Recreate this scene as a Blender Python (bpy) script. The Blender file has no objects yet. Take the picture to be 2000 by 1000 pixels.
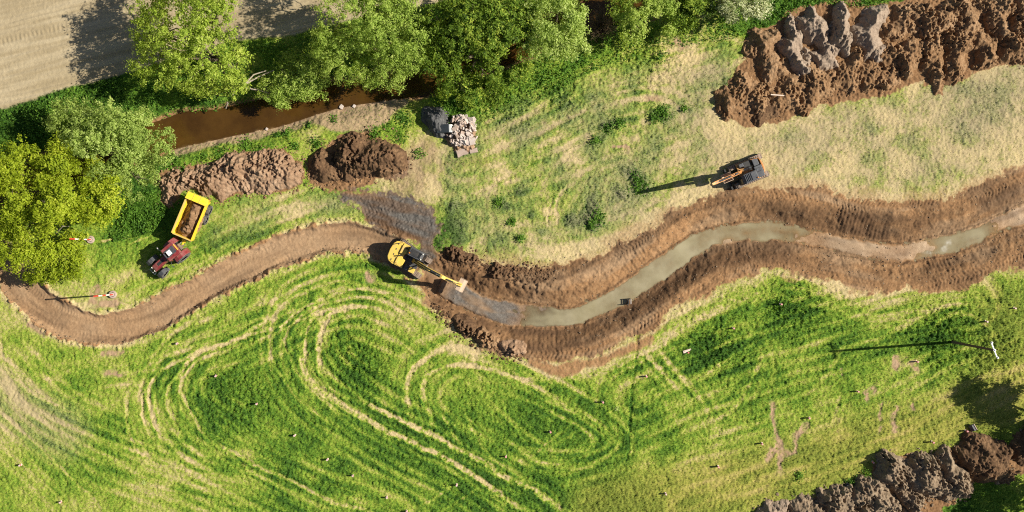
import bpy, bmesh, math, random
import numpy as np
from mathutils import Vector, Matrix

random.seed(7)
rng = np.random.default_rng(11)
scene = bpy.context.scene
COL = scene.collection
R = math.radians

# ---------------------------------------------------------------- camera, sky, sun, exposure
H = 130.0            # flying height of the camera above the meadow, metres
S = 17.0             # photo pixels per metre on the meadow
cam_d = bpy.data.cameras.new("camera")
cam_d.sensor_width = 36.0
cam_d.lens = 36.0 * H / (2000.0 / S)
cam_d.clip_start = 1.0
cam_d.clip_end = 3000.0
cam = bpy.data.objects.new("camera", cam_d)
cam.location = (0, 0, H)
COL.objects.link(cam)
scene.camera = cam

SUN_EL, SUN_AZ = 39.0, 4.4     # azimuth counted from +X towards +Y
world = bpy.data.worlds.new("World")
scene.world = world
world.use_nodes = True
wn = world.node_tree
wn.nodes.clear()
w_out = wn.nodes.new("ShaderNodeOutputWorld")
w_bg = wn.nodes.new("ShaderNodeBackground")
w_sky = wn.nodes.new("ShaderNodeTexSky")
w_sky.sky_type = 'NISHITA'
w_sky.sun_disc = False
w_sky.sun_elevation = R(SUN_EL)
w_sky.sun_rotation = R(90.0 - SUN_AZ)
w_bg.inputs['Strength'].default_value = 0.05
wn.links.new(w_sky.outputs[0], w_bg.inputs[0])
wn.links.new(w_bg.outputs[0], w_out.inputs[0])

sun_d = bpy.data.lights.new("sun", 'SUN')
sun_d.energy = 5.0
sun_d.angle = R(0.5)
sun_d.color = (1.0, 0.94, 0.82)
sun = bpy.data.objects.new("sun", sun_d)
sdir = Vector((math.cos(R(SUN_EL)) * math.cos(R(SUN_AZ)), math.cos(R(SUN_EL)) * math.sin(R(SUN_AZ)), math.sin(R(SUN_EL))))
sun.rotation_euler = sdir.to_track_quat('Z', 'Y').to_euler()
sun.location = sdir * 200
COL.objects.link(sun)

scene.view_settings.view_transform = 'Standard'
scene.view_settings.look = 'None'
scene.view_settings.exposure = 0.64
scene.view_settings.gamma = 1.0
scene.view_settings.use_curve_mapping = False
scene.cycles.max_bounces = 5
scene.cycles.transparent_max_bounces = 4
scene.cycles.use_denoising = False
scene.cycles.filter_width = 1.1

# ---------------------------------------------------------------- helpers
def at(px, py, z=0.0):
    k = (H - z) / H / S
    return ((px - 1000.0) * k, (500.0 - py) * k, z)

def tag(o, label=None, cat=None, group=None, kind=None):
    if label: o['label'] = label
    if cat: o['category'] = cat
    if group: o['group'] = group
    if kind: o['kind'] = kind
    return o

def empty(name, loc, rz=0.0):
    o = bpy.data.objects.new(name, None)
    o.location = loc
    o.rotation_euler = (0, 0, rz)
    o.empty_display_size = 0.3
    COL.objects.link(o)
    return o

def hash2(ix, iy, seed):
    with np.errstate(over='ignore'):
        h = (ix.astype(np.int64) * 374761393 + iy.astype(np.int64) * 668265263 + seed * 974634777) & 0xFFFFFFFF
        h = ((h ^ (h >> 13)) * 1274126177) & 0xFFFFFFFF
        h = h ^ (h >> 16)
    return h.astype(np.float64) / 4294967295.0

def vnoise(x, y, seed=0):
    xi = np.floor(x); yi = np.floor(y)
    fx = x - xi; fy = y - yi
    fx = fx * fx * (3 - 2 * fx); fy = fy * fy * (3 - 2 * fy)
    a = hash2(xi, yi, seed); b = hash2(xi + 1, yi, seed)
    c = hash2(xi, yi + 1, seed); d = hash2(xi + 1, yi + 1, seed)
    return (a * (1 - fx) + b * fx) * (1 - fy) + (c * (1 - fx) + d * fx) * fy

def fbm(x, y, wl, octv, seed, gain=0.5):
    """value noise, first wavelength wl metres; result about -1..1"""
    s = 0; a = 1.0; t = 0.0
    for o in range(octv):
        ang = 0.7 + 1.3 * o
        ca, sa = math.cos(ang), math.sin(ang)
        f = (2.0 ** o) / wl
        s = s + a * (vnoise((x * ca - y * sa) * f + 13.7 * o, (x * sa + y * ca) * f + 7.1 * o, seed + o) * 2 - 1)
        t += a; a *= gain
    return s / t * 1.4

def worley(x, y, wl, seed):
    x = x / wl; y = y / wl
    xi = np.floor(x); yi = np.floor(y)
    best = np.full(x.shape, 9.0)
    for dx in (-1, 0, 1):
        for dy in (-1, 0, 1):
            cx = xi + dx; cy = yi + dy
            d = (cx + hash2(cx, cy, seed) - x) ** 2 + (cy + hash2(cx, cy, seed + 77) - y) ** 2
            best = np.minimum(best, d)
    return np.sqrt(best)

def sst(x, a, b):
    t = np.clip((x - a) / (b - a), 0, 1)
    return t * t * (3 - 2 * t)

def catmull(P, step=0.45, closed=False):
    P = [np.array(p[:2], float) for p in P]
    n = len(P)
    if n == 2 and not closed:
        m = max(2, int(np.linalg.norm(P[1] - P[0]) / step))
        return np.array([P[0] + (P[1] - P[0]) * i / m for i in range(m + 1)])
    out = []
    rngi = range(n) if closed else range(n - 1)
    for i in rngi:
        if closed:
            p0, p1, p2, p3 = P[(i - 1) % n], P[i], P[(i + 1) % n], P[(i + 2) % n]
        else:
            p1, p2 = P[i], P[i + 1]
            p0 = P[i - 1] if i > 0 else 2 * p1 - p2
            p3 = P[i + 2] if i + 2 < n else 2 * p2 - p1
        m = max(1, int(np.linalg.norm(p2 - p1) / step))
        for k in range(m):
            t = k / m
            out.append(0.5 * ((2 * p1) + (-p0 + p2) * t + (2 * p0 - 5 * p1 + 4 * p2 - p3) * t * t + (-p0 + 3 * p1 - 3 * p2 + p3) * t ** 3))
    out.append(P[0] if closed else P[-1])
    return np.array(out)

def grid_mesh(name, X, Y, Z, keep=None, smooth=True):
    ny, nx = X.shape
    co = np.stack([X, Y, Z], -1).reshape(-1, 3).astype(np.float32)
    idx = np.arange(ny * nx).reshape(ny, nx)
    q = np.stack([idx[:-1, :-1], idx[:-1, 1:], idx[1:, 1:], idx[1:, :-1]], -1).reshape(-1, 4)
    if keep is not None:
        q = q[keep.reshape(-1)]
        used = np.zeros(len(co), bool); used[q.reshape(-1)] = True
        remap = np.cumsum(used) - 1
        co = co[used]; q = remap[q]
    return raw_mesh(name, co, q, smooth)

def raw_mesh(name, co, q, smooth=False):
    me = bpy.data.meshes.new(name)
    nf, k = q.shape
    me.vertices.add(len(co)); me.loops.add(nf * k); me.polygons.add(nf)
    me.vertices.foreach_set("co", np.ascontiguousarray(co, dtype=np.float32).reshape(-1))
    me.loops.foreach_set("vertex_index", np.ascontiguousarray(q, dtype=np.int32).reshape(-1))
    me.polygons.foreach_set("loop_start", np.arange(0, nf * k, k, dtype=np.int32))
    me.polygons.foreach_set("use_smooth", np.full(nf, smooth, dtype=bool))
    me.update(calc_edges=True)
    return me

def link(name, me, mat, parent=None):
    o = bpy.data.objects.new(name, me)
    if mat: me.materials.append(mat)
    COL.objects.link(o)
    if parent: o.parent = parent
    return o

# ---------------------------------------------------------------- materials
def new_mat(name):
    m = bpy.data.materials.new(name)
    m.use_nodes = True
    nt = m.node_tree
    nt.nodes.clear()
    out = nt.nodes.new("ShaderNodeOutputMaterial")
    return m, nt, out

def nd(nt, typ, **kw):
    n = nt.nodes.new(typ)
    for k, v in kw.items():
        if k in n.inputs.keys():
            if isinstance(v, bpy.types.NodeSocket): nt.links.new(v, n.inputs[k])
            else: n.inputs[k].default_value = v
        else:
            setattr(n, k, v)
    return n

def math_n(nt, op, a, b=None, c=None, clamp=False):
    n = nt.nodes.new("ShaderNodeMath"); n.operation = op; n.use_clamp = clamp
    for i, v in enumerate((a, b, c)):
        if v is None: continue
        if isinstance(v, bpy.types.NodeSocket): nt.links.new(v, n.inputs[i])
        else: n.inputs[i].default_value = v
    return n.outputs[0]

def mix_c(nt, f, a, b, blend='MIX'):
    n = nt.nodes.new("ShaderNodeMix"); n.data_type = 'RGBA'; n.blend_type = blend
    for i, v in ((0, f), (6, a), (7, b)):
        if isinstance(v, bpy.types.NodeSocket): nt.links.new(v, n.inputs[i])
        elif i == 0: n.inputs[0].default_value = v
        else: n.inputs[i].default_value = (*v, 1.0)
    return n.outputs[2]

def noise_n(nt, vec, scale, detail=3.0, rough=0.55):
    n = nd(nt, "ShaderNodeTexNoise", Scale=scale, Detail=detail, Roughness=rough)
    if vec is not None: nt.links.new(vec, n.inputs['Vector'])
    return n.outputs['Fac']

def ramp_n(nt, fac, stops):
    n = nt.nodes.new("ShaderNodeValToRGB")
    e = n.color_ramp.elements
    while len(e) > 1: e.remove(e[-1])
    e[0].position = stops[0][0]; e[0].color = (*stops[0][1], 1)
    for p, c in stops[1:]:
        x = e.new(p); x.color = (*c, 1)
    nt.links.new(fac, n.inputs[0])
    return n.outputs[0]

def paint(name, col, rough=0.45, dirt=0.25, dirtcol=(0.22, 0.15, 0.09), metal=0.0, scale=2.2, coat=0.0):
    """worn machine paint: base colour broken up by dusty patches and scuffs"""
    m, nt, out = new_mat(name)
    tc = nd(nt, "ShaderNodeTexCoord").outputs['Object']
    n1 = noise_n(nt, tc, scale, 5, 0.65)
    n2 = noise_n(nt, tc, scale * 7, 3, 0.6)
    f = math_n(nt, 'MULTIPLY_ADD', n1, 1.6, -0.62)
    f = math_n(nt, 'MULTIPLY_ADD', math_n(nt, 'SUBTRACT', n2, 0.5), 0.9, f, clamp=True)
    f = math_n(nt, 'MULTIPLY', f, dirt * 2.2, clamp=True)
    c = mix_c(nt, f, col, dirtcol)
    b = nd(nt, "ShaderNodeBsdfPrincipled", Metallic=metal)
    nt.links.new(c, b.inputs['Base Color'])
    nt.links.new(math_n(nt, 'MULTIPLY_ADD', f, 0.4, rough, clamp=True), b.inputs['Roughness'])
    b.inputs['Coat Weight'].default_value = coat
    nt.links.new(b.outputs[0], out.inputs[0])
    return m

def soil(name, c1, c2, c3, scale=1.0, bump=0.6, spec=0.2):
    m, nt, out = new_mat(name)
    tc = nd(nt, "ShaderNodeTexCoord").outputs['Object']
    a = noise_n(nt, tc, 0.55 * scale, 4, 0.6)
    b_ = noise_n(nt, tc, 3.2 * scale, 4, 0.65)
    c_ = noise_n(nt, tc, 11.0 * scale, 3, 0.6)
    f = math_n(nt, 'MULTIPLY_ADD', b_, 0.9, math_n(nt, 'MULTIPLY_ADD', a, 1.1, -0.5), clamp=True)
    col = ramp_n(nt, f, [(0.15, c1), (0.5, c2), (0.85, c3)])
    col = mix_c(nt, math_n(nt, 'MULTIPLY_ADD', c_, 3.0, -1.2, clamp=True), mix_c(nt, 0.6, col, c1), col)
    b = nd(nt, "ShaderNodeBsdfPrincipled", Roughness=0.95)
    b.inputs['Specular IOR Level'].default_value = spec
    nt.links.new(col, b.inputs['Base Color'])
    bp = nd(nt, "ShaderNodeBump", Strength=bump, Distance=0.06)
    h = math_n(nt, 'MULTIPLY_ADD', c_, 0.6, b_)
    nt.links.new(h, bp.inputs['Height'])
    nt.links.new(bp.outputs[0], b.inputs['Normal'])
    nt.links.new(b.outputs[0], out.inputs[0])
    return m

def leafmat(name, dark, mid, light, trans=0.35):
    """leaf colours vary from leaf to leaf through the point attribute 'tint'"""
    m, nt, out = new_mat(name)
    at_ = nd(nt, "ShaderNodeAttribute", attribute_name="tint")
    col = ramp_n(nt, at_.outputs['Fac'], [(0.0, dark), (0.5, mid), (1.0, light)])
    d = nd(nt, "ShaderNodeBsdfPrincipled", Roughness=0.6)
    d.inputs['Specular IOR Level'].default_value = 0.25
    nt.links.new(col, d.inputs['Base Color'])
    t = nd(nt, "ShaderNodeBsdfTranslucent")
    tcol = mix_c(nt, 1.0, col, (1.0, 1.0, 0.45), 'MULTIPLY')
    nt.links.new(tcol, t.inputs['Color'])
    mx = nd(nt, "ShaderNodeMixShader", Fac=trans)
    nt.links.new(d.outputs[0], mx.inputs[1]); nt.links.new(t.outputs[0], mx.inputs[2])
    nt.links.new(mx.outputs[0], out.inputs[0])
    return m

# ---------------------------------------------------------------- the ground sheet
def axis(core, step, far):
    c = np.arange(-core, core + step * 0.5, step)
    o = [core]; s = step
    while o[-1] < far:
        s *= 1.35; o.append(o[-1] + s)
    o = np.array(o[1:])
    return np.concatenate([-o[::-1], c, o])

STEP = 0.1
xs = axis(64.0, STEP, 900.0)
ys = axis(33.0, STEP, 900.0)
X, Y = np.meshgrid(xs, ys)
wx = X + 0.22 * fbm(X, Y, 3.2, 2, 5) + 0.13 * fbm(X, Y, 0.55, 2, 15)
wy = Y + 0.22 * fbm(X, Y, 3.2, 2, 25) + 0.13 * fbm(X, Y, 0.55, 2, 35)

def stroke(pts, Rm, z=0.0, closed=False, warp=True, cat=True):
    """distance to a curve drawn through photo points, the length along it and the signed offset"""
    W = [at(p[0], p[1], z) for p in pts]
    P = catmull(W, 0.45, closed) if cat else np.array([w[:2] for w in W] + ([W[0][:2]] if closed else []))
    D = np.full(X.shape, Rm + 1.0); L = np.zeros(X.shape); O = np.zeros(X.shape)
    CX, CY = (wx, wy) if warp else (X, Y)
    ln = 0.0
    pad = Rm + 0.9
    for a, b in zip(P[:-1], P[1:]):
        i0, i1 = np.searchsorted(xs, [min(a[0], b[0]) - pad, max(a[0], b[0]) + pad])
        j0, j1 = np.searchsorted(ys, [min(a[1], b[1]) - pad, max(a[1], b[1]) + pad])
        e = b - a; el = math.hypot(*e)
        if i1 > i0 and j1 > j0 and el > 1e-6:
            sl = (slice(j0, j1), slice(i0, i1))
            rx = CX[sl] - a[0]; ry = CY[sl] - a[1]
            t = np.clip((rx * e[0] + ry * e[1]) / el ** 2, 0, 1)
            qx = rx - t * e[0]; qy = ry - t * e[1]
            d = np.hypot(qx, qy)
            m = d < D[sl]
            D[sl] = np.where(m, d, D[sl])
            L[sl] = np.where(m, ln + t * el, L[sl])
            O[sl] = np.where(m, np.sign(e[0] * ry - e[1] * rx) * d, O[sl])
        ln += el
    return D, L, O

def inside(pts, z=0.0, warp=True, cat=True):
    W = [at(p[0], p[1], z) for p in pts]
    P = catmull(W, 0.9, True)[:-1] if cat else np.array([w[:2] for w in W])
    CX, CY = (wx, wy) if warp else (X, Y)
    i0, i1 = np.searchsorted(xs, [P[:, 0].min() - 1, P[:, 0].max() + 1])
    j0, j1 = np.searchsorted(ys, [P[:, 1].min() - 1, P[:, 1].max() + 1])
    sl = (slice(j0, j1), slice(i0, i1))
    x = CX[sl]; y = CY[sl]
    r = np.zeros(x.shape, bool)
    n = len(P)
    for k in range(n):
        a, b = P[k], P[(k + 1) % n]
        if a[1] == b[1]: continue
        c = (a[1] > y) != (b[1] > y)
        r ^= c & (x < (b[0] - a[0]) * (y - a[1]) / (b[1] - a[1]) + a[0])
    out = np.zeros(X.shape, bool)
    out[sl] = r
    return out

def sdf(pts, Rm, z=0.0, cat=True, warp=True):
    D = stroke(pts, Rm, z, True, warp, cat)[0]
    return np.where(inside(pts, z, warp, cat), D, -D)

def sp(pts):
    return [tuple(p) for p in catmull(pts, 14.0)]

# noise shared by everything that grows or lies on the meadow
n8 = fbm(X, Y, 9.0, 4, 100)
n2 = fbm(X, Y, 2.2, 4, 130)
n06 = fbm(X, Y, 0.7, 3, 160, 0.65)
n02 = fbm(X, Y, 0.30, 2, 190, 0.8)

# greenness: 0 dry straw, .35 pale lime, .6 grass, 1 lush dark
ctrl = [(20,760,.34),(60,700,.5),(250,900,.5),(100,850,.48),(30,950,.45),(180,800,.42),(430,690,.45),(560,640,.5),(600,850,.72),(450,800,.78),(480,740,.78),(700,700,.8),(560,930,.7),(420,960,.55),(300,960,.52),
 (880,980,.76),(820,930,.72),(960,990,.78),(1000,860,.62),(1050,830,.74),(1300,850,.6),(1280,760,.6),(1150,940,.74),(1200,985,.55),(1400,690,.82),(1440,650,.72),(1350,800,.5),(1560,600,.75),(1650,640,.6),
 (1600,750,.56),(1700,690,.62),(1850,650,.86),(1950,640,.62),(1900,735,.5),(1700,880,.42),(1500,960,.42),(1350,980,.42),(1620,920,.5),(1960,780,.5),(1960,960,.7),(1850,990,.75),
 (1100,310,.33),(1000,250,.36),(1180,150,.25),(1350,130,.22),(1200,245,.5),(1020,400,.5),(1130,420,.62),(900,420,.6),(870,480,.72),(1400,250,.12),(1600,290,.1),(1750,230,.22),(1900,220,.06),(1950,300,.1),
 (1550,340,.08),(1700,320,.24),(1050,480,.2),(950,500,.35),(1150,480,.1),(1250,430,.1),(1350,390,.12),(600,405,.38),(480,410,.36),(560,400,.22),(500,480,.5),(450,440,.42),(690,420,.45),(700,560,.6),(640,540,.55),(830,600,.6),(800,640,.42),(900,680,.4),
 (250,420,.95),(200,480,.7),(240,500,.62),(170,530,.36),(260,560,.3),(300,560,.55),(380,500,.58),(110,580,.35),(240,600,.3),(600,260,.35),(500,280,.55),(770,270,.62),(770,330,.3),(880,330,.16),(840,290,.3),(930,300,.42),(950,350,.3),
 (1000,190,.62),(900,215,.85),(1100,160,.7),(1250,120,.5),(1400,85,.5),(1450,40,.72),(1550,30,.85),(1700,15,.85),(50,240,.9),(200,200,.92),(400,200,.9),(700,150,.9),(1160,110,.6),(660,600,.4),(560,600,.4),(450,690,.55),(180,760,.6),(300,700,.55),(600,560,.5),
 (1430,170,.35),(1500,230,.15),(1250,560,.3),(1800,590,.6),(1650,590,.45),(1990,560,.55),(1700,770,.5),(1560,860,.5),(1180,720,.45),(1020,720,.42),(1280,690,.5)]
cp = np.array([at(a, b)[:2] for a, b, c in ctrl]); cv = np.array([c[2] for c in ctrl])
cxs = np.linspace(-70, 70, 176); cys = np.linspace(-40, 40, 101)
CGX, CGY = np.meshgrid(cxs, cys)
d2 = (CGX[..., None] - cp[:, 0]) ** 2 + (CGY[..., None] - cp[:, 1]) ** 2
wgt = 1.0 / (d2 + 1.2) ** 1.6
coarse = (wgt * cv).sum(-1) / wgt.sum(-1)
def upsample(c):
    u = np.clip((xs + 70) / 140 * 175, 0, 174.999); v = np.clip((ys + 40) / 80 * 100, 0, 99.999)
    iu = u.astype(int); iv = v.astype(int); fu = u - iu; fv = (v - iv)[:, None]
    a = c[:, iu] * (1 - fu) + c[:, iu + 1] * fu
    return a[iv] * (1 - fv) + a[iv + 1] * fv
G = upsample(coarse)
n5 = fbm(X, Y, 4.5, 3, 115)
G = G + 0.12 * n8 + 0.12 * n5 + 0.16 * n2 + 0.11 * n06 + 0.05 * sst(G, .45, .1) + 0.03
Z = 0.10 * fbm(X, Y, 14.0, 2, 300)

dirt = np.zeros(X.shape); dark = np.zeros(X.shape); grey = np.zeros(X.shape); field = np.zeros(X.shape)
wet = np.zeros(X.shape); olive = np.zeros(X.shape); tall = np.zeros(X.shape); pale = np.zeros(X.shape)

# mown and driven lines in the meadow: (points, width m, strength, depth m)
lines = [
 ([(520,655),(450,683),(396,701),(374,716),(360,737),(355,762),(360,780),(374,809),(400,845),(432,870),(500,906),(572,942),(626,971),(700,993),(760,1015)], .55, .5, .07),
 ([(600,610),(520,645),(430,672),(370,705),(346,737),(326,766),(326,784),(335,816),(353,852)], .5, .5, .07),
 ([(590,590),(470,655),(380,690),(330,715),(306,737),(293,766),(295,798),(306,834),(324,870)], .6, .5, .06),
 ([(300,740),(281,773),(277,798),(284,831),(293,856)], .45, .45, .06),
 ([(270,750),(248,773),(247,802),(252,834),(270,878),(299,906)], .45, .35, .05),
 ([(-60,690),(0,730),(47,791),(108,824),(169,852),(230,878),(299,906),(396,928),(500,939)], 1.5, .26, .0),
 ([(0,640),(0,676),(11,716),(36,744),(72,773),(108,791),(180,815)], .5, .3, .05),
 ([(-20,790),(0,809),(47,845),(94,888),(144,935),(187,978),(210,1010)], .5, .3, .04),
 ([(-20,850),(0,870),(40,905),(90,950),(130,1000)], .5, .22, .03),
 ([(60,690),(130,710),(230,690),(300,680)], .7, .2, .0), ([(50,748),(120,730),(210,700)], .6, .2, .0), ([(110,775),(200,760),(300,735)], .6, .18, 0),
 ([(594,640),(590,676),(597,723),(626,759),(669,791),(723,820),(774,849),(835,878),(907,917),(957,950),(1000,978),(1040,1000)], .75, .55, .08),
 ([(724,604),(678,605),(648,617),(632,634),(621,676),(630,723),(658,762),(702,784),(752,802),(799,827),(846,849),(903,881),(964,914),(1000,935),(1043,960),(1079,978),(1110,1000)], .75, .55, .08),
 ([(790,600),(740,582),(700,582),(635,595),(585,620),(560,650),(559,675),(568,700),(583,725),(610,760),(650,795),(700,825)], .5, .5, .08),
 ([(800,580),(725,563),(665,573),(600,598),(555,630),(531,665),(532,700),(554,740),(590,785),(640,825)], .5, .48, .07),
 ([(770,615),(725,600),(665,602),(615,622),(596,655),(597,700),(615,740),(650,772),(700,805)], .45, .5, .08),
 ([(830,640),(770,600),(705,555),(640,552),(570,585),(500,640),(440,680)], .6, .32, .04),
 ([(860,670),(800,640),(760,590)], 1.3, .25, 0), ([(250,740),(290,715),(340,690),(400,680)], .6, .3, .03), ([(400,860),(470,905),(560,960),(640,1000)], .6, .25, .03), ([(100,840),(190,885),(300,945),(400,1000)], .7, .22, .0),
 ([(640,640),(645,617),(665,608),(690,612)], .4, .4, .06),
 ([(606,640),(602,676),(610,710),(640,745),(680,775)], .35, -.3, -.04),
 ([(576,650),(575,680),(585,715),(612,750)], .35, -.3, -.04),
 ([(810,824),(795,784),(793,752),(806,723),(831,701),(860,687),(896,680),(932,683)], .7, .6, .08),
 ([(849,824),(831,795),(822,770),(826,744),(846,726),(878,714),(914,714),(961,723),(1000,737),(1060,745)], .7, .6, .08),
 ([(903,870),(878,834),(860,795)], .5, .42, .06), ([(968,899),(932,856),(914,820),(903,798)], .5, .42, .06),
 ([(1000,766),(1047,784),(1094,809),(1122,824),(1155,852),(1158,870),(1137,879),(1101,879),(1072,874),(1043,856),(1000,824),(960,790)], .7, .42, .05),
 ([(960,710),(1000,730),(1072,773),(1119,798),(1173,831),(1202,860),(1205,874),(1180,896),(1155,908),(1101,910),(1065,906),(1022,903)], .8, .4, .05),
 ([(1022,903),(1047,888),(1137,816)], .4, .3, .04), ([(1097,863),(1137,840)], .4, .3, .03),
 ([(1284,672),(1306,705),(1335,737),(1360,762)], .8, .5, .05), ([(1252,687),(1274,705),(1295,726),(1330,770)], .7, .4, .05),
 ([(1371,831),(1425,806),(1450,777),(1475,730),(1486,676)], .7, .42, .05), ([(1382,856),(1443,836)], .7, .35, .04),
 ([(1340,660),(1390,700),(1420,740)], .5, .25, .03), ([(1360,705),(1420,670),(1480,640)], .5, .3, .03), ([(1370,735),(1440,690),(1500,655)], .5, .25, .03),
 ([(1807,660),(1823,637),(1850,617),(1880,611),(1916,627),(1950,660)], .6, .5, .05), ([(1731,657),(1780,627),(1830,603),(1890,595),(1960,600)], .8, .35, .04),
 ([(1780,760),(1850,720),(1930,690),(2010,650)], .7, .25, .03), ([(1700,690),(1720,660),(1760,635)], .6, .3, .04),
 ([(800,1000),(890,945)], .45, .35, .04), ([(850,1000),(945,950)], .45, .35, .04),
 ([(1000,680),(1060,700),(1130,735),(1230,745),(1310,735)], 1.6, .2, 0), ([(1180,745),(1300,790),(1400,770),(1500,700)], 1.4, .18, 0),
 ([(1560,780),(1600,745),(1640,690),(1660,640)], .7, .22, .03), ([(1620,850),(1635,800),(1640,760)], .6, .22, .03),
 ([(700,806),(723,820),(774,849),(835,878),(907,917),(957,950),(1000,978),(1050,1010)], .85, .5, .05),
 ([(720,790),(752,802),(799,827),(846,849),(903,881),(964,914),(1000,935),(1043,960),(1110,1002)], .85, .5, .05),
 ([(1030,724),(1100,726),(1165,716),(1235,688),(1300,648),(1380,602),(1450,565),(1510,545),(1600,560),(1700,583)], 2.6, .42, .0),
 ([(1180,745),(1250,700),(1330,650),(1420,600),(1500,575),(1580,590),(1660,600)], 1.2, .35, .03),
 ([(1110,712),(1170,706),(1215,690),(1260,668),(1330,625),(1400,590)], .8, -.35, -.04),
 ([(1300,700),(1330,720),(1400,690),(1440,660),(1400,640),(1340,670)], 2.4, -.25, -.03),
 ([(1500,548),(1560,556),(1620,568)], .9, -.45, -.05),
 ([(1700,590),(1790,600),(1880,590),(1980,560)], 1.6, .22, .0), ([(1620,610),(1720,620),(1800,605)], 1.0, .25, .02),
 ([(850,640),(900,690),(960,715)], 2.2, .3, .0), ([(760,560),(800,600),(850,640)], 1.8, .25, 0),
 # the upper pasture
 ([(920,285),(1000,240),(1080,205),(1180,170),(1290,135),(1400,105)], 1.0, .25, .0), ([(1000,275),(1090,240),(1160,205),(1230,190),(1300,195),(1340,225),(1330,260)], .8, .35, .05),
 ([(1090,430),(1085,400),(1100,370),(1130,350)], .5, .5, .06), ([(1125,440),(1130,410),(1145,390)], .4, .4, .05), ([(1070,440),(1068,410),(1080,380)], .4, .35, .05),
 ([(960,420),(950,390),(970,360),(1010,340)], .6, .25, .04), ([(1280,150),(1400,140),(1450,120)], 1.2, .2, 0),
 ([(920,260),(960,235),(1010,215)], .7, .25, 0), ([(1150,480),(1250,440),(1330,395),(1380,370)], 1.4, .25, 0),
 ([(420,470),(480,440),(560,410),(680,380)], 1.2, .2, 0), ([(330,560),(400,510),(470,470)], .6, .25, .03), ([(250,480),(290,462),(320,455)], .3, .6, .04), ([(178,475),(220,468),(275,460)], .35, .8, .05),
 ([(300,700),(420,650),(520,590),(600,555),(690,535)], 1.4, .2, .0),
]
for pts, w, st, dep in lines:
    w = w * 0.72
    D, L, O = stroke(pts, w * 2.4)
    tot = L.max()
    fade = sst(L, 0.0, min(3.0, tot * .3)) * sst(L, tot, tot - min(3.0, tot * .3)) * 0.7 + 0.3
    p = np.clip(1 - (D / (w * 0.72)) ** 2, 0, 1) ** 0.7 * fade
    br = np.clip(0.70 + 0.45 * n2 + 0.4 * n06 + 0.4 * n02 + 0.15 * n8, 0, 1.15)
    G -= 0.85 * st * p * br
    if dep:
        side = np.exp(-((D - w * 0.9) / (w * 0.3)) ** 2) * fade * np.clip(0.6 + 0.8 * n06, 0, 1.2)
        Z += -0.55 * dep * p + 0.5 * dep * side
        G += 0.13 * side * np.sign(st)
# combed swaths that follow the driving lines
def combed(pts, Rm, amt, wl=0.55, stretch=9.0, bias=0.0):
    global G, Z
    D, L, O = stroke(pts, Rm, warp=False)
    m_ = sst(D, Rm, Rm * 0.35)
    nz = fbm(L / stretch, O, wl, 3, 611) * (wl > 0)
    G = G + m_ * (amt * nz - bias)
    Z = Z + m_ * 0.06 * nz
combed(lines[12][0], 7.5, .26); combed(lines[0][0], 6.0, .26); combed(lines[2][0], 4.5, .22, bias=.05); combed([(810,824),(795,784),(793,752),(806,723),(831,701),(860,687),(896,680),(960,700),(1060,740)], 5.0, .22)
combed(lines[5][0], 5.5, .24, bias=.03); combed([(960,710),(1000,730),(1072,773),(1119,798),(1173,831),(1202,860),(1205,874),(1180,896),(1101,910),(1022,903)], 4.5, .22)
combed([(1350,1000),(1520,930),(1680,880),(1800,850),(1900,800),(2010,760)], 6.5, .24)
combed([(1250,780),(1400,720),(1560,660),(1720,620),(1900,590)], 8.0, .24)
combed([(900,320),(1020,270),(1150,200),(1290,160),(1420,120)], 7.0, .26); combed([(980,480),(1100,490),(1230,455),(1320,405),(1400,370)], 5.0, .18, bias=.05)
combed([(420,470),(520,430),(680,390)], 5.0, .16); combed([(250,580),(360,530),(470,480),(560,440)], 4.0, .16)

# many faint wheel lines running beside the main passes
def passes(pts, offs, w, st, seed):
    global G, Z
    R_ = max(abs(o) for o in offs) + 1.5
    D, L, O = stroke(pts, R_, warp=False)
    tot = L.max()
    m = D < R_
    l, o_, a6, a2 = L[m], O[m], n06[m], n02[m]
    fade = sst(l, 0, min(5.0, tot * .3)) * sst(l, tot, tot - min(5.0, tot * .3))
    g = np.zeros(l.shape); z = np.zeros(l.shape)
    for i, o in enumerate(offs):
        wob = 0.30 * fbm(l / 9 + 17 * i, o_ * 0 + seed, 1.0, 2, seed + i) + 0.05 * a6
        on = np.clip(0.55 + 1.0 * fbm(l / 6 + 31 * i, o_ * 0 + 3, 1.0, 2, seed + 40 + i), 0.0, 1.0)
        e = np.abs(o_ - o - wob) / w
        p = np.exp(-e ** 2) * on * fade * np.clip(0.75 + 0.5 * a6 + 0.4 * a2, 0.1, 1.2)
        g += -st * p + 0.42 * st * np.exp(-((e - 2.1) / 0.8) ** 2) * on * fade
        z -= 0.025 * p
    G[m] += g; Z[m] += z
U1 = [(900,690),(820,630),(740,592),(670,585),(610,615),(588,660),(592,715),(640,775),(740,840),(860,900),(960,960),(1050,1010)]
U2 = [(760,560),(640,575),(540,620),(440,665),(370,715),(345,770),(365,825),(430,875),(540,930),(680,995)]
passes(U1, [-4.6,-3.4,-2.2,-1.1,-.3,.8,2.0,3.1,4.4,5.6], .26, .27, 1000)
passes(U2, [-4.2,-3.0,-1.9,-.7,.5,1.7,2.9,4.1,5.3], .26, .25, 1020)
passes([(-60,690),(0,740),(90,820),(200,880),(330,925),(470,985),(520,1010)], [-3.8,-2.6,-1.3,-.2,1.1,2.3,3.6,4.7], .28, .22, 1040)
passes([(-20,800),(60,880),(140,960),(190,1010)], [-3,-1.8,-.6,.9,2.2,3.4], .24, .16, 1060)
passes([(940,675),(880,690),(825,730),(815,790),(850,840),(930,890),(1030,925),(1120,925),(1200,890),(1215,850),(1150,800),(1050,745),(960,715)], [-2.4,-1.2,.2,1.5,2.7], .26, .24, 1080)
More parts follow.
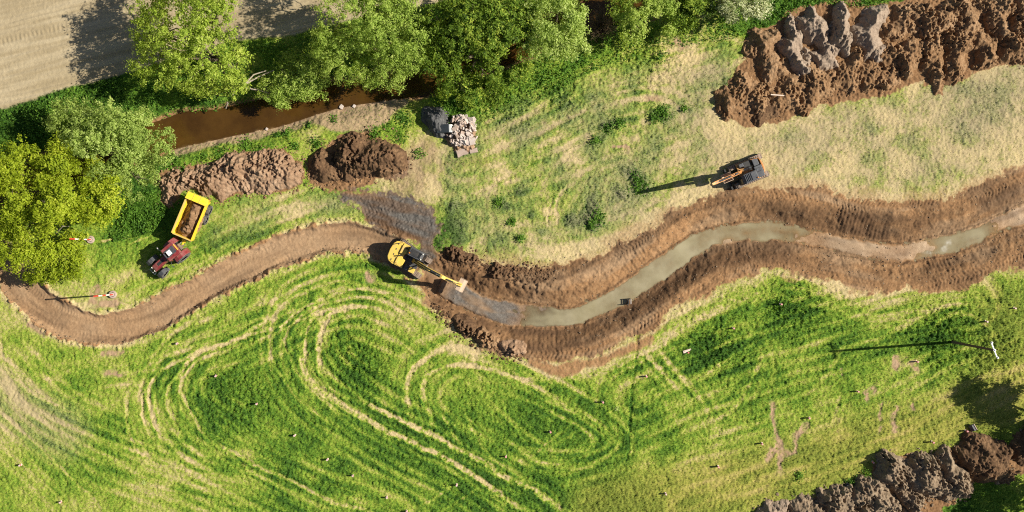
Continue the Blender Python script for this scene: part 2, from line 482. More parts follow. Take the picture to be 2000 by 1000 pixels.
passes([(1180,830),(1300,770),(1430,720),(1550,690),(1680,650),(1800,610),(1950,585)], [-5,-3.7,-2.4,-1.0,.4,1.8,3.1,4.4,5.6], .26, .18, 1100)
passes([(1100,1000),(1300,950),(1480,905),(1640,860),(1780,800),(1900,730),(2010,680)], [-4.4,-3.1,-1.9,-.6,.7,2.0,3.2,4.5], .27, .20, 1120)
passes([(1240,660),(1300,720),(1360,790),(1390,850)], [-2.8,-1.5,-.4,.9,2.1], .26, .24, 1140)
passes([(1440,640),(1480,700),(1470,770),(1400,830),(1320,860)], [-2.4,-1.1,.3,1.6], .25, .2, 1160)
passes([(40,690),(150,720),(280,715),(420,680)], [-1.8,-.6,.7,1.9,3], .25, .18, 1180)
passes([(900,310),(1030,260),(1160,205),(1280,180),(1345,215),(1330,280)], [-3.2,-2,-.7,.6,1.8,3], .27, .2, 1200)
passes([(1100,470),(1085,420),(1110,360),(1170,310),(1260,280)], [-2.6,-1.4,-.2,1.1,2.4], .26, .2, 1220)
passes([(880,350),(1000,330),(1150,300),(1300,260),(1420,200)], [-3.5,-2.1,-.6,.8,2.2], .28, .17, 1240)
passes([(250,590),(350,540),(460,480),(580,430),(690,395)], [-1.8,-.7,.6,1.8,3], .26, .2, 1260)

# olive, drier strip in the lower right, yellow patch by the pole
D, _, _ = stroke([(1180,1000),(1350,965),(1520,930),(1680,880),(1800,850),(1900,800),(2010,760)], 6.0)
olive = np.maximum(olive, 0.85 * sst(D, 6.0, 1.5))
D, _, _ = stroke([(1960,610),(1965,680),(1930,740),(1990,700)], 5.0)
olive = np.maximum(olive, 0.55 * sst(D, 5.0, 1.0))
D, _, _ = stroke([(-30,760),(40,800),(120,840)], 5.0)
pale = np.maximum(pale, 0.5 * sst(D, 5.0, 1.0))

# the big tilled field in the upper left
f_edge = [(-2600,960),(-300,285),(0,211),(66,196),(142,172),(215,152),(274,135),(444,82),(553,71),(622,56),(774,20),(830,12),(876,-1),(1100,-70),(3200,-640)]
sd = sdf(f_edge + [(3200,-9000),(-2600,-9000)], 4.0, cat=False)
field = sst(sd, -0.15, 0.25)
ang = math.atan2(0.235, 1.0)
fu = X * math.sin(-ang) + Y * math.cos(-ang); fv = X * math.cos(-ang) - Y * math.sin(-ang)
fu = Y * math.cos(ang) - X * math.sin(ang); fv = X * math.cos(ang) + Y * math.sin(ang)
Z += field * (0.020 * np.sin(fu * 2 * math.pi / 0.55 + 0.6 * n2) + 0.07 * np.exp(-((np.mod(fu + 0.10 * n2, 2.9) - 1.4) / 0.15) ** 2) + 0.04 * np.exp(-((np.mod(fu + 0.10 * n2, 1.45) - .5) / 0.12) ** 2)
              + 0.010 * n06 + 0.012 * n02 + 0.03 * fbm(fv / 6, fu, 0.7, 2, 640) - 0.05 * np.exp(-((np.mod(fu, 8.6) - 3.0) / 0.35) ** 2) * (0.5 + 0.5 * np.sin(fv * 2 * math.pi / 0.5)))

pale = np.maximum(pale, field * np.clip(0.5 + 0.8 * fbm(fv / 12, fu, 0.45, 3, 645) - 0.5 * np.exp(-((np.mod(fu + 0.10 * n2, 2.9) - 1.1) / 0.16) ** 2), 0, 1))
# the old river
riv_n = [(-120,380),(40,330),(150,290),(250,262),(325,240),(360,226),(420,222),(480,210),(560,190),(620,172),(660,168),(740,160),(800,140),(880,110),(1000,70),(1120,20),(1300,-40),(1500,-120)]
riv_s = [(-120,440),(40,400),(150,352),(250,312),(330,286),(400,270),(470,254),(520,246),(560,235),(620,215),(660,203),(700,196),(760,188),(830,180),(900,150),(1010,110),(1130,62),(1320,-5),(1520,-90)]
RZ = -1.15
riv = sp(riv_n) + sp(riv_s)[::-1]
sd_r = sdf(riv, 6.0, RZ, cat=False)
bank = sst(sd_r, -2.6, 0.3)
Z += (RZ - 0.35) * bank
# dry trodden river bank
b1 = sdf([(338,300),(335,283),(400,268),(470,252),(520,243),(560,232),(620,212),(700,193),(790,190),(800,205),(770,225),(735,245),(690,255),(640,250),(600,240),(540,262),(480,280),(420,285),(370,302)], 2.0)
bb = sst(b1 + 0.45 * n2, -0.3, 0.35)
dirt = np.maximum(dirt, 0.62 * bb); pale = np.maximum(pale, 0.75 * bb)
dirt = np.maximum(dirt, sst(sd_r, -1.6, -0.3) * 0.85 * (1 - field))
dark = np.maximum(dark, sst(sd_r, -0.7, 0.0) * 0.6)

# the stripped haul track / future channel on the left
t_n = [(-260,470),(-80,440),(20,478),(73,545),(92,566),(122,590),(181,612),(214,612),(264,602),(297,588),(346,559),(396,532),(439,509),(500,485),(549,460),(599,443),(642,437),(681,433),(731,446),(784,466),(835,505)]
t_s = [(-280,540),(-120,520),(-20,530),(10,570),(50,614),(99,650),(150,668),(200,672),(245,668),(290,655),(340,630),(380,607),(422,582),(462,561),(500,545),(540,525),(589,508),(625,496),(665,490),(715,494),(760,520),(800,545)]
trk = sp(t_n) + sp(t_s)[::-1]
sd_t = sdf(trk, 4.0, cat=False)
inn = sst(sd_t, -0.1, 0.12)
dirt = np.maximum(dirt, inn)
G = np.where(sd_t > -1.6, G - 0.35 * sst(sd_t + 0.6 * n2, -0.9, 0.0), G)
dirt = np.maximum(dirt, 0.8 * sst(sd_t + 0.5 * n06 + 0.35 * n2, -0.45, 0.1))
Z -= 0.42 * sst(sd_t, -0.05, 0.5)
Z += 0.22 * np.exp(-((sd_t + 0.28) / 0.26) ** 2) * np.clip(0.30 + 0.9 * n06 + 0.8 * n2 + .6 * n02, 0, 1.5)
Dm, Lm, Om = stroke([(-100,480),(0,530),(60,590),(130,630),(220,642),(310,618),(400,565),(500,515),(600,473),(700,468),(790,500)], 4.5, warp=False)
Z += inn * (0.018 * np.sin(Om * 2 * math.pi / 0.85 + n2) + 0.02 * n2 + 0.010 * n06 + 0.012 * np.sin(Lm * 2 * math.pi / 0.4) * np.exp(-((np.abs(Om) - 1.1) / 0.25) ** 2))
Z += inn * (0.05 * fbm(Lm / 7, Om, 0.7, 3, 661) - 0.09 * np.exp(-((np.abs(Om + .3 * n8) - .95) / .24) ** 2) * np.clip(.5 + n5, 0, 1) + 0.03 * np.sin((Lm + .4 * np.abs(np.abs(Om + .3 * n8) - .95)) * 2 * math.pi / .4) * np.exp(-((np.abs(Om + .3 * n8) - .95) / .3) ** 2) * np.clip(.2 + n5 + n2, 0, 1)); dark = np.maximum(dark, inn * np.clip(0.05 + 0.6 * fbm(Lm / 8, Om, 0.8, 3, 663) + .2 * n2, 0, .5))
pale = np.maximum(pale, inn * np.clip(0.42 + 0.12 * n8 + 0.15 * n2, 0, 1))

# the new channel
c_ne = [(838,498),(870,489),(910,500),(960,520),(1000,513),(1033,526),(1080,520),(1132,508),(1198,484),(1264,452),(1313,412),(1380,382),(1429,368),(1500,365),(1582,367),(1665,380),(1747,393),(1797,394),(1863,386),(1912,365),(1962,342),(2005,318),(2100,270),(2300,180)]
c_nw = [(862,548),(890,550),(912,558),(942,574),(1000,591),(1050,599),(1109,601),(1132,594),(1172,577),(1224,545),(1280,505),(1330,475),(1363,455),(1412,441),(1462,434),(1500,433),(1549,441),(1599,454),(1665,467),(1731,477),(1764,477),(1830,465),(1879,452),(1929,432),(1962,416),(2000,396),(2100,348),(2310,250)]
c_sw = [(852,570),(889,594),(945,620),(1000,637),(1066,640),(1115,634),(1148,624),(1198,604),(1247,577),(1297,544),(1346,511),(1379,488),(1422,474),(1500,471),(1566,475),(1632,492),(1698,505),(1764,510),(1813,503),(1863,490),(1929,465),(1962,450),(2000,437),(2100,392),(2330,300)]
c_se = [(812,552),(843,592),(866,614),(889,640),(930,668),(980,690),(1036,706),(1108,706),(1155,699),(1191,680),(1252,651),(1297,624),(1330,604),(1380,574),(1429,548),(1500,529),(1550,535),(1615,548),(1649,561),(1698,568),(1764,571),(1847,568),(1896,558),(1946,538),(2000,525),(2100,480),(2350,380)]
CZ = -1.2
sd_c = sdf(sp(c_ne) + sp(c_se)[::-1], 9.0, cat=False)
sd_b = sdf(sp(c_nw) + sp(c_sw)[::-1], 9.0, CZ, cat=False)
ind = sst(sd_c + 0.6 * n2 + 0.45 * n06 + 0.3 * n02, -0.35, 0.45)
dirt = np.maximum(dirt, ind)
dW = np.clip(-sd_b, 0, 9); dE = np.clip(sd_c, 0, 9)
fr = np.where(sd_b > 0, 0, dW / (dW + dE + 1e-6))
prof = CZ * (1 - sst(fr, 0.0, 0.66) ** 0.85)
prof = np.where(sd_c > 0, prof, 0)
slopem = sst(fr, 0.02, 0.12) * sst(fr, 0.72, 0.55) * (sd_c > 0)
flatm = sst(fr, 0.55, 0.7) * ind
Dc, Lc, Oc = stroke([(840,530),(890,572),(950,600),(1030,618),(1110,618),(1160,603),(1235,562),(1315,508),(1370,472),(1430,456),(1500,452),(1560,458),(1630,474),(1700,487),(1764,493),(1830,482),(1880,470),(1940,444),(2000,416),(2100,370)], 9.0, CZ, warp=False)
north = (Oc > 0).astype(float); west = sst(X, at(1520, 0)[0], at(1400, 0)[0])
chew = np.clip(0.6 + 0.6 * n2, 0, 1.2)
ribs = np.sin(Lc * 2 * math.pi / 0.47 + 1.2 * n2)
edge_lip = np.exp(-((sd_b + 0.18) / 0.16) ** 2)
Z = Z * (1 - ind) + prof * ind + ind * (0.040 * ribs * slopem * np.clip(0.05 + 1.0 * n5 + 0.5 * n2, 0, 1) + 0.05 * n06 + 0.05 * fbm(Lc / 5, Oc, 0.6, 3, 670) * (1 - slopem))
# crawler prints on both working strips: bands of cleats set along the channel
chev = np.sin((Lc + 0.5 * n8 + 0.55 * np.abs(np.mod(Oc, 1.6) - 0.8)) * 2 * math.pi / 0.42)
bandm = sst(np.abs(np.mod(Oc + 0.4 * n8, 1.6) - 0.8), 0.75, 0.45)
Z += flatm * (0.065 * chev * bandm * np.clip(0.45 + 0.9 * n5 + .3 * n2, 0, 1) - 0.05 * bandm)
Z += flatm * (1 - north) * 0.035 * np.sin(Oc * 2 * math.pi / 0.5 + 1.5 * n5) * np.clip(.6 + n2, 0, 1)
Z += ind * edge_lip * (0.10 * np.clip(n06, -0.4, 1.2) + 0.03)
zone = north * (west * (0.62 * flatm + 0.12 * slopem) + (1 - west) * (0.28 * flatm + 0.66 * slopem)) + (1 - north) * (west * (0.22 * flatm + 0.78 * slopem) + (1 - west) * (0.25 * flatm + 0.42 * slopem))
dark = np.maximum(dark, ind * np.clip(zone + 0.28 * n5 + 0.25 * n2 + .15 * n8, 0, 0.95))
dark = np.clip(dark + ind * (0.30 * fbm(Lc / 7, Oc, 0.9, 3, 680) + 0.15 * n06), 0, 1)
pale = np.maximum(pale, ind * np.clip(0.05 + 0.5 * fbm(Lc / 6, Oc, 1.1, 3, 690) + .2 * n2, 0, .45))
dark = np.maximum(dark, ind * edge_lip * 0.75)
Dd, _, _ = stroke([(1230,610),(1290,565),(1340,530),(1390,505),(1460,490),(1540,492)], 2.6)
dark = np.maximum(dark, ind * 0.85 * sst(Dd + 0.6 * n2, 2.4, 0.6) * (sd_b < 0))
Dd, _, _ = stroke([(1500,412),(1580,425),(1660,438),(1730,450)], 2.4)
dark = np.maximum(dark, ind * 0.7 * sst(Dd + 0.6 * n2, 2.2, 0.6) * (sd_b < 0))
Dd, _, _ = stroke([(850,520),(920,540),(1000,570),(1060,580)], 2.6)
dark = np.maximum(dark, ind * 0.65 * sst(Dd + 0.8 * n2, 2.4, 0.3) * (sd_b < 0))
Z += ind * slopem * 0.16 * fbm(Lc / 1.6, Oc, 1.6, 3, 655)
# freshly dug lumpy top end
Df, _, _ = stroke([(868,505),(930,530),(1000,545),(1060,560)], 2.4)
fresh = sst(Df, 2.4, 0.4) * (sd_b < -0.3)
Df2, _, _ = stroke([(880,625),(930,655),(990,680)], 1.8)
fresh = np.maximum(fresh, 0.8 * sst(Df2, 1.8, 0.3))
wl = worley(X, Y, 0.55, 900)
Z += fresh * (0.35 * np.clip(0.75 - wl, 0, 1) * np.clip(0.6 + 0.8 * n2, 0, 1.3) + 0.10 * n06)
# the bed: grey clay where the bucket works, mud shoals, water elsewhere
bed = sst(sd_b, -0.05, 0.25)
shoal = np.zeros(X.shape)
for (a, b, r, h) in ((1690,488,6.2,.16),(1745,494,3.2,.12),(1600,478,3.0,.10),(1965,428,4.2,.14),(2060,385,5,.16),(1500,442,1.6,.06),(1420,466,1.5,.08),(1640,480,4.0,.12)):
    q = at(a, b, CZ)
    shoal += h * np.exp(-(((X - q[0]) ** 2 + (Y - q[1]) ** 2) / (r * r)))
for (a, b, r, h) in ((875,560,4.6,.50),(920,588,3.4,.16)):
    q = at(a, b, CZ)
    shoal += h * np.exp(-(((X - q[0]) ** 2 + (Y - q[1]) ** 2) / (r * r)))
rampx = sst(X + 1.6 * n5 + 0.9 * n2 + 0.5 * n06 - 0.4 * (Y + 7), at(1110, 0, CZ)[0], at(905, 0, CZ)[0])
Z = Z * (1 - bed) + bed * (CZ - 0.12 + shoal * (1 - 0.7 * rampx) + 0.24 * rampx + 0.05 * n5 + 0.07 * n2 + 0.03 * fbm(Lc / 3, Oc, 0.8, 2, 923) + 0.02 * n06 + rampx * 0.03 * n06)
q = at(945, 592, CZ); rr = np.hypot(X - q[0], Y - q[1])
grey = np.maximum(grey, bed * sst(rr + 1.4 * n2 + n5, 5.6, 2.5) * np.clip(0.75 + 0.8 * fbm(Lc / 3, Oc, 0.7, 3, 921), 0.1, 1))
q = at(1075, 622, CZ); rr = np.hypot(X - q[0], Y - q[1])
grey = np.maximum(grey, bed * 0.8 * sst(rr + n2, 4.5, 1.5))
wet = np.maximum(wet, bed * 0.8)
dark = np.maximum(dark, bed * rampx * np.clip(0.45 + 0.9 * n5 + 0.4 * n2, 0, 0.95))
pale = np.maximum(pale, bed * np.clip(0.45 + 0.5 * n5 + .3 * n2, 0, .8) * (1 - grey))
dark = np.maximum(dark, bed * np.clip(0.10 + 0.55 * fbm(Lc / 4, Oc, 0.8, 3, 657), 0, .7))
dirt = np.maximum(dirt, np.clip(0.50 * sst(sd_c + 1.2 * n2 + 1.5 * n5, -3.4, 0.3), 0, 1) * (Oc > 0) * (sd_c < 1))
# verge of torn turf outside the stripped strips
G = np.where(sd_c > -3.0, G - 0.28 * sst(sd_c + 0.8 * n2, -2.0, -0.1), G)
dirt = np.maximum(dirt, 0.55 * sst(sd_c + 0.9 * n2 + 0.5 * n06, -0.9, 0.2))
Dn, Ln, On = stroke([(1010,525),(1100,520),(1180,495),(1260,455),(1330,405),(1400,372),(1500,352),(1600,352)], 3.5, warp=False)
Z += (1 - ind) * 0.02 * np.sin((Ln + 0.5 * np.abs(np.mod(On, 1.4) - 0.7)) * 2 * math.pi / 0.42) * sst(Dn, 2.6, 1.0) * np.clip(n2 + 0.4, 0, 1)
D, _, _ = stroke([(1040,708),(1080,722),(1150,712),(1210,690),(1270,662)], 2.0)
dirt = np.maximum(dirt, 0.7 * sst(D + 0.5 * n2, 1.1, 0.2))

# dark churned mud by the yellow excavator
mud = sdf([(668,386),(705,374),(751,374),(786,380),(822,390),(846,402),(853,426),(860,448),(853,472),(848,500),(835,507),(815,492),(797,472),(774,462),(751,452),(715,439),(711,422),(698,406)], 3.0)
ua = R(-14)
mu = X * math.cos(ua) + Y * math.sin(ua); mv = -X * math.sin(ua) + Y * math.cos(ua)
mm = sst(mud + 0.5 * n06 + 0.7 * n2 + 0.3 * n02, -0.7, 0.9)
md = sst(mud + 0.8 * n2 + 0.3 * n8, 0.1, 1.6)
dirt = np.maximum(dirt, mm); dark = np.maximum(dark, mm * (0.62 + 0.38 * md)); grey = np.maximum(grey, mm * np.clip(0.62 + 0.9 * fbm(mu / 5, mv, 0.7, 3, 650) + 0.3 * n5, 0, 1)); wet = np.maximum(wet, mm * 0.55)
Z += mm * (0.04 * np.sin((mu + 0.5 * n8 + 0.8 * np.abs(np.mod(mv + 0.6 * n8, 1.5) - 0.75)) * 2 * math.pi / 0.42) * np.clip(0.1 + 1.3 * n2 + .6 * n5, 0, 1) - 0.05 + 0.07 * n2 + 0.03 * n06 + 0.06 * np.sin(mv * 2 * math.pi / 1.9 + n8) + 0.10 * fbm(mu / 5, mv, 0.6, 3, 651))
D, _, _ = stroke([(830,300),(800,340),(790,380),(770,400)], 4.0)
q = sst(D + 0.8 * n2, 3.6, 0.8)
G -= 0.2 * q; dirt = np.maximum(dirt, 0.52 * q); grey = np.maximum(grey, 0.4 * q)
D, _, _ = stroke([(790,345),(850,330),(930,310)], 3.0)
dirt = np.maximum(dirt, 0.4 * sst(D + 0.9 * n2, 2.2, 0.4)); 

heap_l = [(308,352),(325,336),(352,328),(380,325),(412,316),(445,302),(480,296),(520,293),(552,296),(580,312),(594,335),(590,355),(570,372),(545,378),(515,382),(490,376),(470,378),(448,386),(434,396),(420,388),(395,380),(370,372),(345,385),(330,402),(314,395),(318,375)]
# bare streaks and scars in the meadow
for pts, w in (([(1511,790),(1511,813),(1516,845),(1524,870),(1527,890),(1525,925)], .55), ([(1577,832),(1565,842),(1556,860),(1554,884),(1535,890)], .6), ([(1500,900),(1515,880),(1524,868)], .5),
               ([(1725,787),(1718,813),(1716,845)], .45), ([(1755,798),(1745,816),(1748,841)], .6), ([(1705,760),(1692,770),(1694,784)], .55), ([(1750,700),(1752,715)], .55),
               ([(1783,706),(1787,718)], .5), ([(1640,722),(1643,735)], .4), ([(1782,795),(1785,803)], .5), ([(200,690),(240,686)], .5), ([(205,728),(235,729)], .4), ([(715,530),(725,545)], .6), ([(1320,75),(1330,92)], .8), ([(1200,285),(1225,290)], .4), ([(1262,190),(1290,192)], .45), ([(190,555),(180,590),(225,590)], .7), ([(108,590),(115,600)], .6), ([(60,635),(85,655)], .6)):
    D, _, _ = stroke(pts, w * 3)
    p = sst(D + 0.30 * n06 + 0.2 * n2 + 0.15 * n02, w * 1.1, w * 0.3) * np.clip(0.75 + 0.5 * n06 + 0.3 * n02, 0, 1)
    dirt = np.maximum(dirt, p * 0.9); pale = np.maximum(pale, p * 0.8); Z -= 0.06 * p
for poly in ([(1412,190),(1440,150),(1462,70),(1510,55),(1560,15),(1700,8),(1760,0),(1850,-30),(2080,-60),(2080,110),(2000,120),(1900,150),(1780,165),(1700,190),(1600,210),(1500,245),(1430,235)],
             [(1490,1010),(1560,985),(1620,960),(1690,940),(1715,900),(1780,885),(1850,890),(1870,860),(1930,865),(1990,890),(2070,850),(2080,920),(1990,930),(1900,950),(1850,985),(1800,1020)],
             [(600,320),(660,270),(720,262),(795,300),(800,340),(700,365),(620,368)], heap_l):
    q_ = sst(sdf(poly, 2.0) + 0.5 * n2 + 0.3 * n06, -0.35, 0.35)
    dirt = np.maximum(dirt, q_); dark = np.maximum(dark, 0.35 * q_); Z += q_ * 0.30 * np.clip(0.62 - worley(X, Y, 0.42, 660), -.1, .6) * np.clip(.6 + n2, 0, 1.2)
up = sst(sdf([(790,300),(860,280),(960,230),(1200,150),(1430,95),(1460,240),(1700,180),(2080,90),(2080,340),(1960,360),(1700,410),(1420,390),(1250,460),(1000,520),(880,500),(860,420),(600,420),(420,470),(480,400),(700,370)], 6.0), -2.5, 2.5)
grassy = 1 - np.clip(dirt * 1.3, 0, 1)
G = G + up * (0.17 * n2 + 0.08 * n5 + 0.14 * n06 - 0.06 * sst(X, 18, 32))
pale = np.maximum(pale, grassy * up * np.clip(0.55 + 0.5 * n5 + 0.3 * n2 - 0.55 * np.clip(G - .45, 0, 1), 0, 1))
# the narrow slit drain
D, _, _ = stroke([(1245,655),(1241,719),(1238,755),(1234,791),(1230,850),(1227,905)], 1.0)
wd = 0.09 + 0.05 * sst(Y, -24.5, -10.0)
p = sst(D + 0.08 * n06, wd * 2, wd * 0.5) * np.clip(0.75 + 0.5 * n2, 0.2, 1)
Z -= 0.13 * p; G += 0.30 * p

# lusher tufts left standing in the pasture: (x, y, r px)
for a, b, r in ((1292,222,17),(1275,230,9),(1335,212,7),(1250,362,20),(1240,345,12),(1185,250,14),(1165,275,11),(1210,240,14),(1235,235,12),(1000,432,9),(1017,465,8),(975,395,12),(1155,440,11),(1165,425,18),(1115,430,13),(1155,405,12),(1210,380,12),(1060,455,10),(1015,375,12),(880,400,18),(885,440,22),(860,480,16),(900,470,15),(1430,170,16),(1413,200,12),(1480,30,14),(870,610,12),(990,400,10),(1040,420,13)):
    q = at(a, b); rr = np.hypot(wx - q[0], wy - q[1]) / (r / S)
    p = np.exp(-rr ** 2 * 1.3)
    G += 0.55 * p * (1 - ind); Z += 0.14 * p * (1 - ind)

grass_m = np.clip(1 - np.maximum(dirt, field) * 1.15, 0, 1)
for (a, b, r, v) in ((1850,655,60,1.0),(1940,690,55,.8),(690,700,70,.6),(460,770,60,.5),(1400,680,50,.7),(1560,600,50,.6),(270,410,40,.9),(60,240,50,.9),(180,200,60,.9),(1090,170,40,.9),(980,190,50,.9),(1550,40,60,.9),(1690,20,60,.9),(1260,100,60,.8)):
    q = at(a, b); rr = np.hypot(wx - q[0], wy - q[1]) / (r / S)
    tall = np.maximum(tall, v * np.exp(-rr ** 2))
ga = grass_m * (0.060 + 0.085 * np.clip(G, 0, 1) + 0.12 * tall)
n01 = rng.uniform(-1, 1, X.shape)
Z += ga * (0.26 * n06 + 0.85 * n02 + 0.30 * np.clip(fbm(X, Y, 0.42, 2, 220), -1, 1) + 0.45 * n01)
Z += (1 - grass_m) * (0.022 * n06 + 0.050 * n02 + 0.036 * n01) * (1 - bed) * (1 - 0.85 * field) * (1 - 0.5 * inn)
pile_clear = None

def ground_z(x, y):
    i = int(np.clip(np.searchsorted(xs, x) - 1, 0, len(xs) - 2)); j = int(np.clip(np.searchsorted(ys, y) - 1, 0, len(ys) - 2))
    fx = (x - xs[i]) / (xs[i + 1] - xs[i]); fy = (y - ys[j]) / (ys[j + 1] - ys[j])
    return float((Z[j, i] * (1 - fx) + Z[j, i + 1] * fx) * (1 - fy) + (Z[j + 1, i] * (1 - fx) + Z[j + 1, i + 1] * fx) * fy)

def sample(A, x, y):
    i = np.clip(np.searchsorted(xs, x) - 1, 0, len(xs) - 2); j = np.clip(np.searchsorted(ys, y) - 1, 0, len(ys) - 2)
    return A[j, i]

# flatten the ground a little where machines stand
for (a, b, r) in ((802,505,52),(345,485,48),(385,420,50),(1455,345,45)):
    q = at(a, b); rr = np.hypot(X - q[0], Y - q[1]) / (r / S)
    k = np.clip(1.25 - rr, 0, 1)
    Z = np.where((rr < 1.25) & (sd_b < -0.2) , Z * (1 - k) + k * (np.clip(Z, -0.15, 0.12) * 0.5), Z)

# beyond the picture the sheet is coarse: keep only its broad shapes there
far = sst(np.maximum(np.abs(X) - 60.5, np.abs(Y) - 30.6), 0.0, 3.0)
G = G * (1 - far) + far * (0.52 + 0.10 * fbm(X, Y, 60.0, 2, 811))
keepz = np.maximum(ind, np.maximum(inn, bank))
Z = np.where(keepz > 0.02, Z, Z * (1 - far))
pale = pale * (1 - far * (1 - np.maximum(ind, inn))); olive = olive * (1 - far); tall = tall * (1 - far)
ground_me = grid_mesh("ground", X, Y, Z)
for nm, chans in (("mask_a", (G, dirt, dark, grey)), ("mask_b", (field, wet, olive, pale))):
    at_ = ground_me.color_attributes.new(nm, 'FLOAT_COLOR', 'POINT')
    at_.data.foreach_set("color", np.clip(np.stack(chans, -1), 0, 1).astype(np.float32).reshape(-1))

def ground_material():
    m, nt, out = new_mat("meadow_and_soil")
    pos = nd(nt, "ShaderNodeTexCoord").outputs['Object']
    A = nd(nt, "ShaderNodeAttribute", attribute_name="mask_a"); B = nd(nt, "ShaderNodeAttribute", attribute_name="mask_b")
    sa = nd(nt, "ShaderNodeSeparateColor"); nt.links.new(A.outputs['Color'], sa.inputs[0])
    sb = nd(nt, "ShaderNodeSeparateColor"); nt.links.new(B.outputs['Color'], sb.inputs[0])
    g, di, da = sa.outputs[0], sa.outputs[1], sa.outputs[2]; gr = A.outputs['Alpha']
    fi, we, ol = sb.outputs[0], sb.outputs[1], sb.outputs[2]; pa = B.outputs['Alpha']
    na = noise_n(nt, pos, 1.1, 4, 0.65); nb = noise_n(nt, pos, 4.5, 4, 0.7); nc = noise_n(nt, pos, 15.0, 2, 0.6)
    # grass
    gg = math_n(nt, 'MULTIPLY_ADD', math_n(nt, 'SUBTRACT', nb, 0.5), 0.95, g)
    gg = math_n(nt, 'MULTIPLY_ADD', math_n(nt, 'SUBTRACT', nc, 0.5), 0.85, gg, clamp=True)
    grass = ramp_n(nt, gg, GRASS)
    hue = mix_c(nt, na, (0.88, 0.95, 0.8), (1.12, 1.05, 1.15))
    grass = mix_c(nt, 1.0, grass, hue, 'MULTIPLY')
    grass = mix_c(nt, math_n(nt, 'MULTIPLY', ol, 0.8), grass, mix_c(nt, gg, (0.36, 0.29, 0.07), (0.13, 0.16, 0.02)))
    grass = mix_c(nt, math_n(nt, 'MULTIPLY', pa, 0.78), grass, mix_c(nt, nc, (0.13, 0.108, 0.060), (0.37, 0.31, 0.20)))
    # soil
    sn = math_n(nt, 'MULTIPLY_ADD', nb, 0.9, math_n(nt, 'MULTIPLY_ADD', na, 0.8, -0.35), clamp=True)
    soil_c = ramp_n(nt, sn, [(0.1, (0.13, 0.072, 0.036)), (0.5, (0.275, 0.150, 0.068)), (0.9, (0.41, 0.255, 0.130))])
    soil_c = mix_c(nt, math_n(nt, 'MULTIPLY', pa, 0.9), soil_c, mix_c(nt, nb, (0.33, 0.228, 0.135), (0.46, 0.352, 0.235)))
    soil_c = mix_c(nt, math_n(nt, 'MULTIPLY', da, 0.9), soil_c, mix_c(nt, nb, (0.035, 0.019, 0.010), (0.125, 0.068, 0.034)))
    soil_c = mix_c(nt, math_n(nt, 'MULTIPLY', gr, 0.85), soil_c, mix_c(nt, math_n(nt, 'MULTIPLY_ADD', nb, 1.6, -0.3, clamp=True), (0.032, 0.033, 0.033), (0.17, 0.163, 0.148)))
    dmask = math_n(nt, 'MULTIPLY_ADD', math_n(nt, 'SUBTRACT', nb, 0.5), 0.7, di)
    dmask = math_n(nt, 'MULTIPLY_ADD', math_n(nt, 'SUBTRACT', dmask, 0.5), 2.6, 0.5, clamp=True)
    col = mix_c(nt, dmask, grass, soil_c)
    fcol = mix_c(nt, math_n(nt, 'MULTIPLY_ADD', pa, 0.75, math_n(nt, 'MULTIPLY_ADD', nb, 0.5, -0.15), clamp=True), (0.30, 0.235, 0.138), (0.42, 0.342, 0.218))
    col = mix_c(nt, fi, col, fcol)
    b = nd(nt, "ShaderNodeBsdfPrincipled")
    b.inputs['Specular IOR Level'].default_value = 0.25
    nt.links.new(col, b.inputs['Base Color'])
    nt.links.new(math_n(nt, 'MULTIPLY_ADD', we, -0.5, 0.95), b.inputs['Roughness'])
    bp = nd(nt, "ShaderNodeBump", Strength=0.55, Distance=0.05)
    nt.links.new(math_n(nt, 'MULTIPLY_ADD', nc, 0.8, nb), bp.inputs['Height'])
    nt.links.new(bp.outputs[0], b.inputs['Normal'])
    nt.links.new(b.outputs[0], out.inputs[0])
    return m
GRASS = [(0.0, (0.50, 0.39, 0.21)), (0.20, (0.37, 0.32, 0.13)), (0.40, (0.265, 0.310, 0.042)), (0.60, (0.145, 0.232, 0.022)), (0.80, (0.070, 0.150, 0.013)), (1.0, (0.030, 0.080, 0.009))]
ground = link("ground", ground_me, ground_material())
tag(ground, "mown and driven meadow with bare soil strips, a tilled field and a new channel cut into it", "ground", kind='structure')

# water
def water_mat(name, c1, c2, rough, scale, clear):
    """silty water: the deeper it stands (point attribute 'depth'), the less of the bed shows"""
    m, nt, out = new_mat(name)
    pos = nd(nt, "ShaderNodeTexCoord").outputs['Object']
    n = noise_n(nt, pos, scale, 5, 0.65); n_b = noise_n(nt, pos, scale * 9, 3, 0.6)
    f = math_n(nt, 'MULTIPLY_ADD', n, 2.2, -0.6, clamp=True)
    b = nd(nt, "ShaderNodeBsdfPrincipled", Roughness=rough, IOR=1.33)
    sc_ = nd(nt, "ShaderNodeAttribute", attribute_name="suds_sheen").outputs['Fac']
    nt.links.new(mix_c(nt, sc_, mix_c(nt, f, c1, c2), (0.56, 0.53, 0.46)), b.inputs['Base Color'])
    bp = nd(nt, "ShaderNodeBump", Strength=0.15, Distance=0.03)
    nt.links.new(n_b, bp.inputs['Height']); nt.links.new(bp.outputs[0], b.inputs['Normal'])
    dp = nd(nt, "ShaderNodeAttribute", attribute_name="depth").outputs['Fac']
    e = math_n(nt, 'POWER', 2.718, math_n(nt, 'DIVIDE', dp, -clear))
    tr_ = nd(nt, "ShaderNodeBsdfTransparent"); tr_.inputs[0].default_value = (0.82, 0.78, 0.68, 1)
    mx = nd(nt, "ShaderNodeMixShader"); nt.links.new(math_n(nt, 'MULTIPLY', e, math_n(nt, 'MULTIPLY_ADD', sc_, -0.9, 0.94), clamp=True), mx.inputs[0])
    nt.links.new(b.outputs[0], mx.inputs[1]); nt.links.new(tr_.outputs[0], mx.inputs[2])
    nt.links.new(mx.outputs[0], out.inputs[0])
    return m

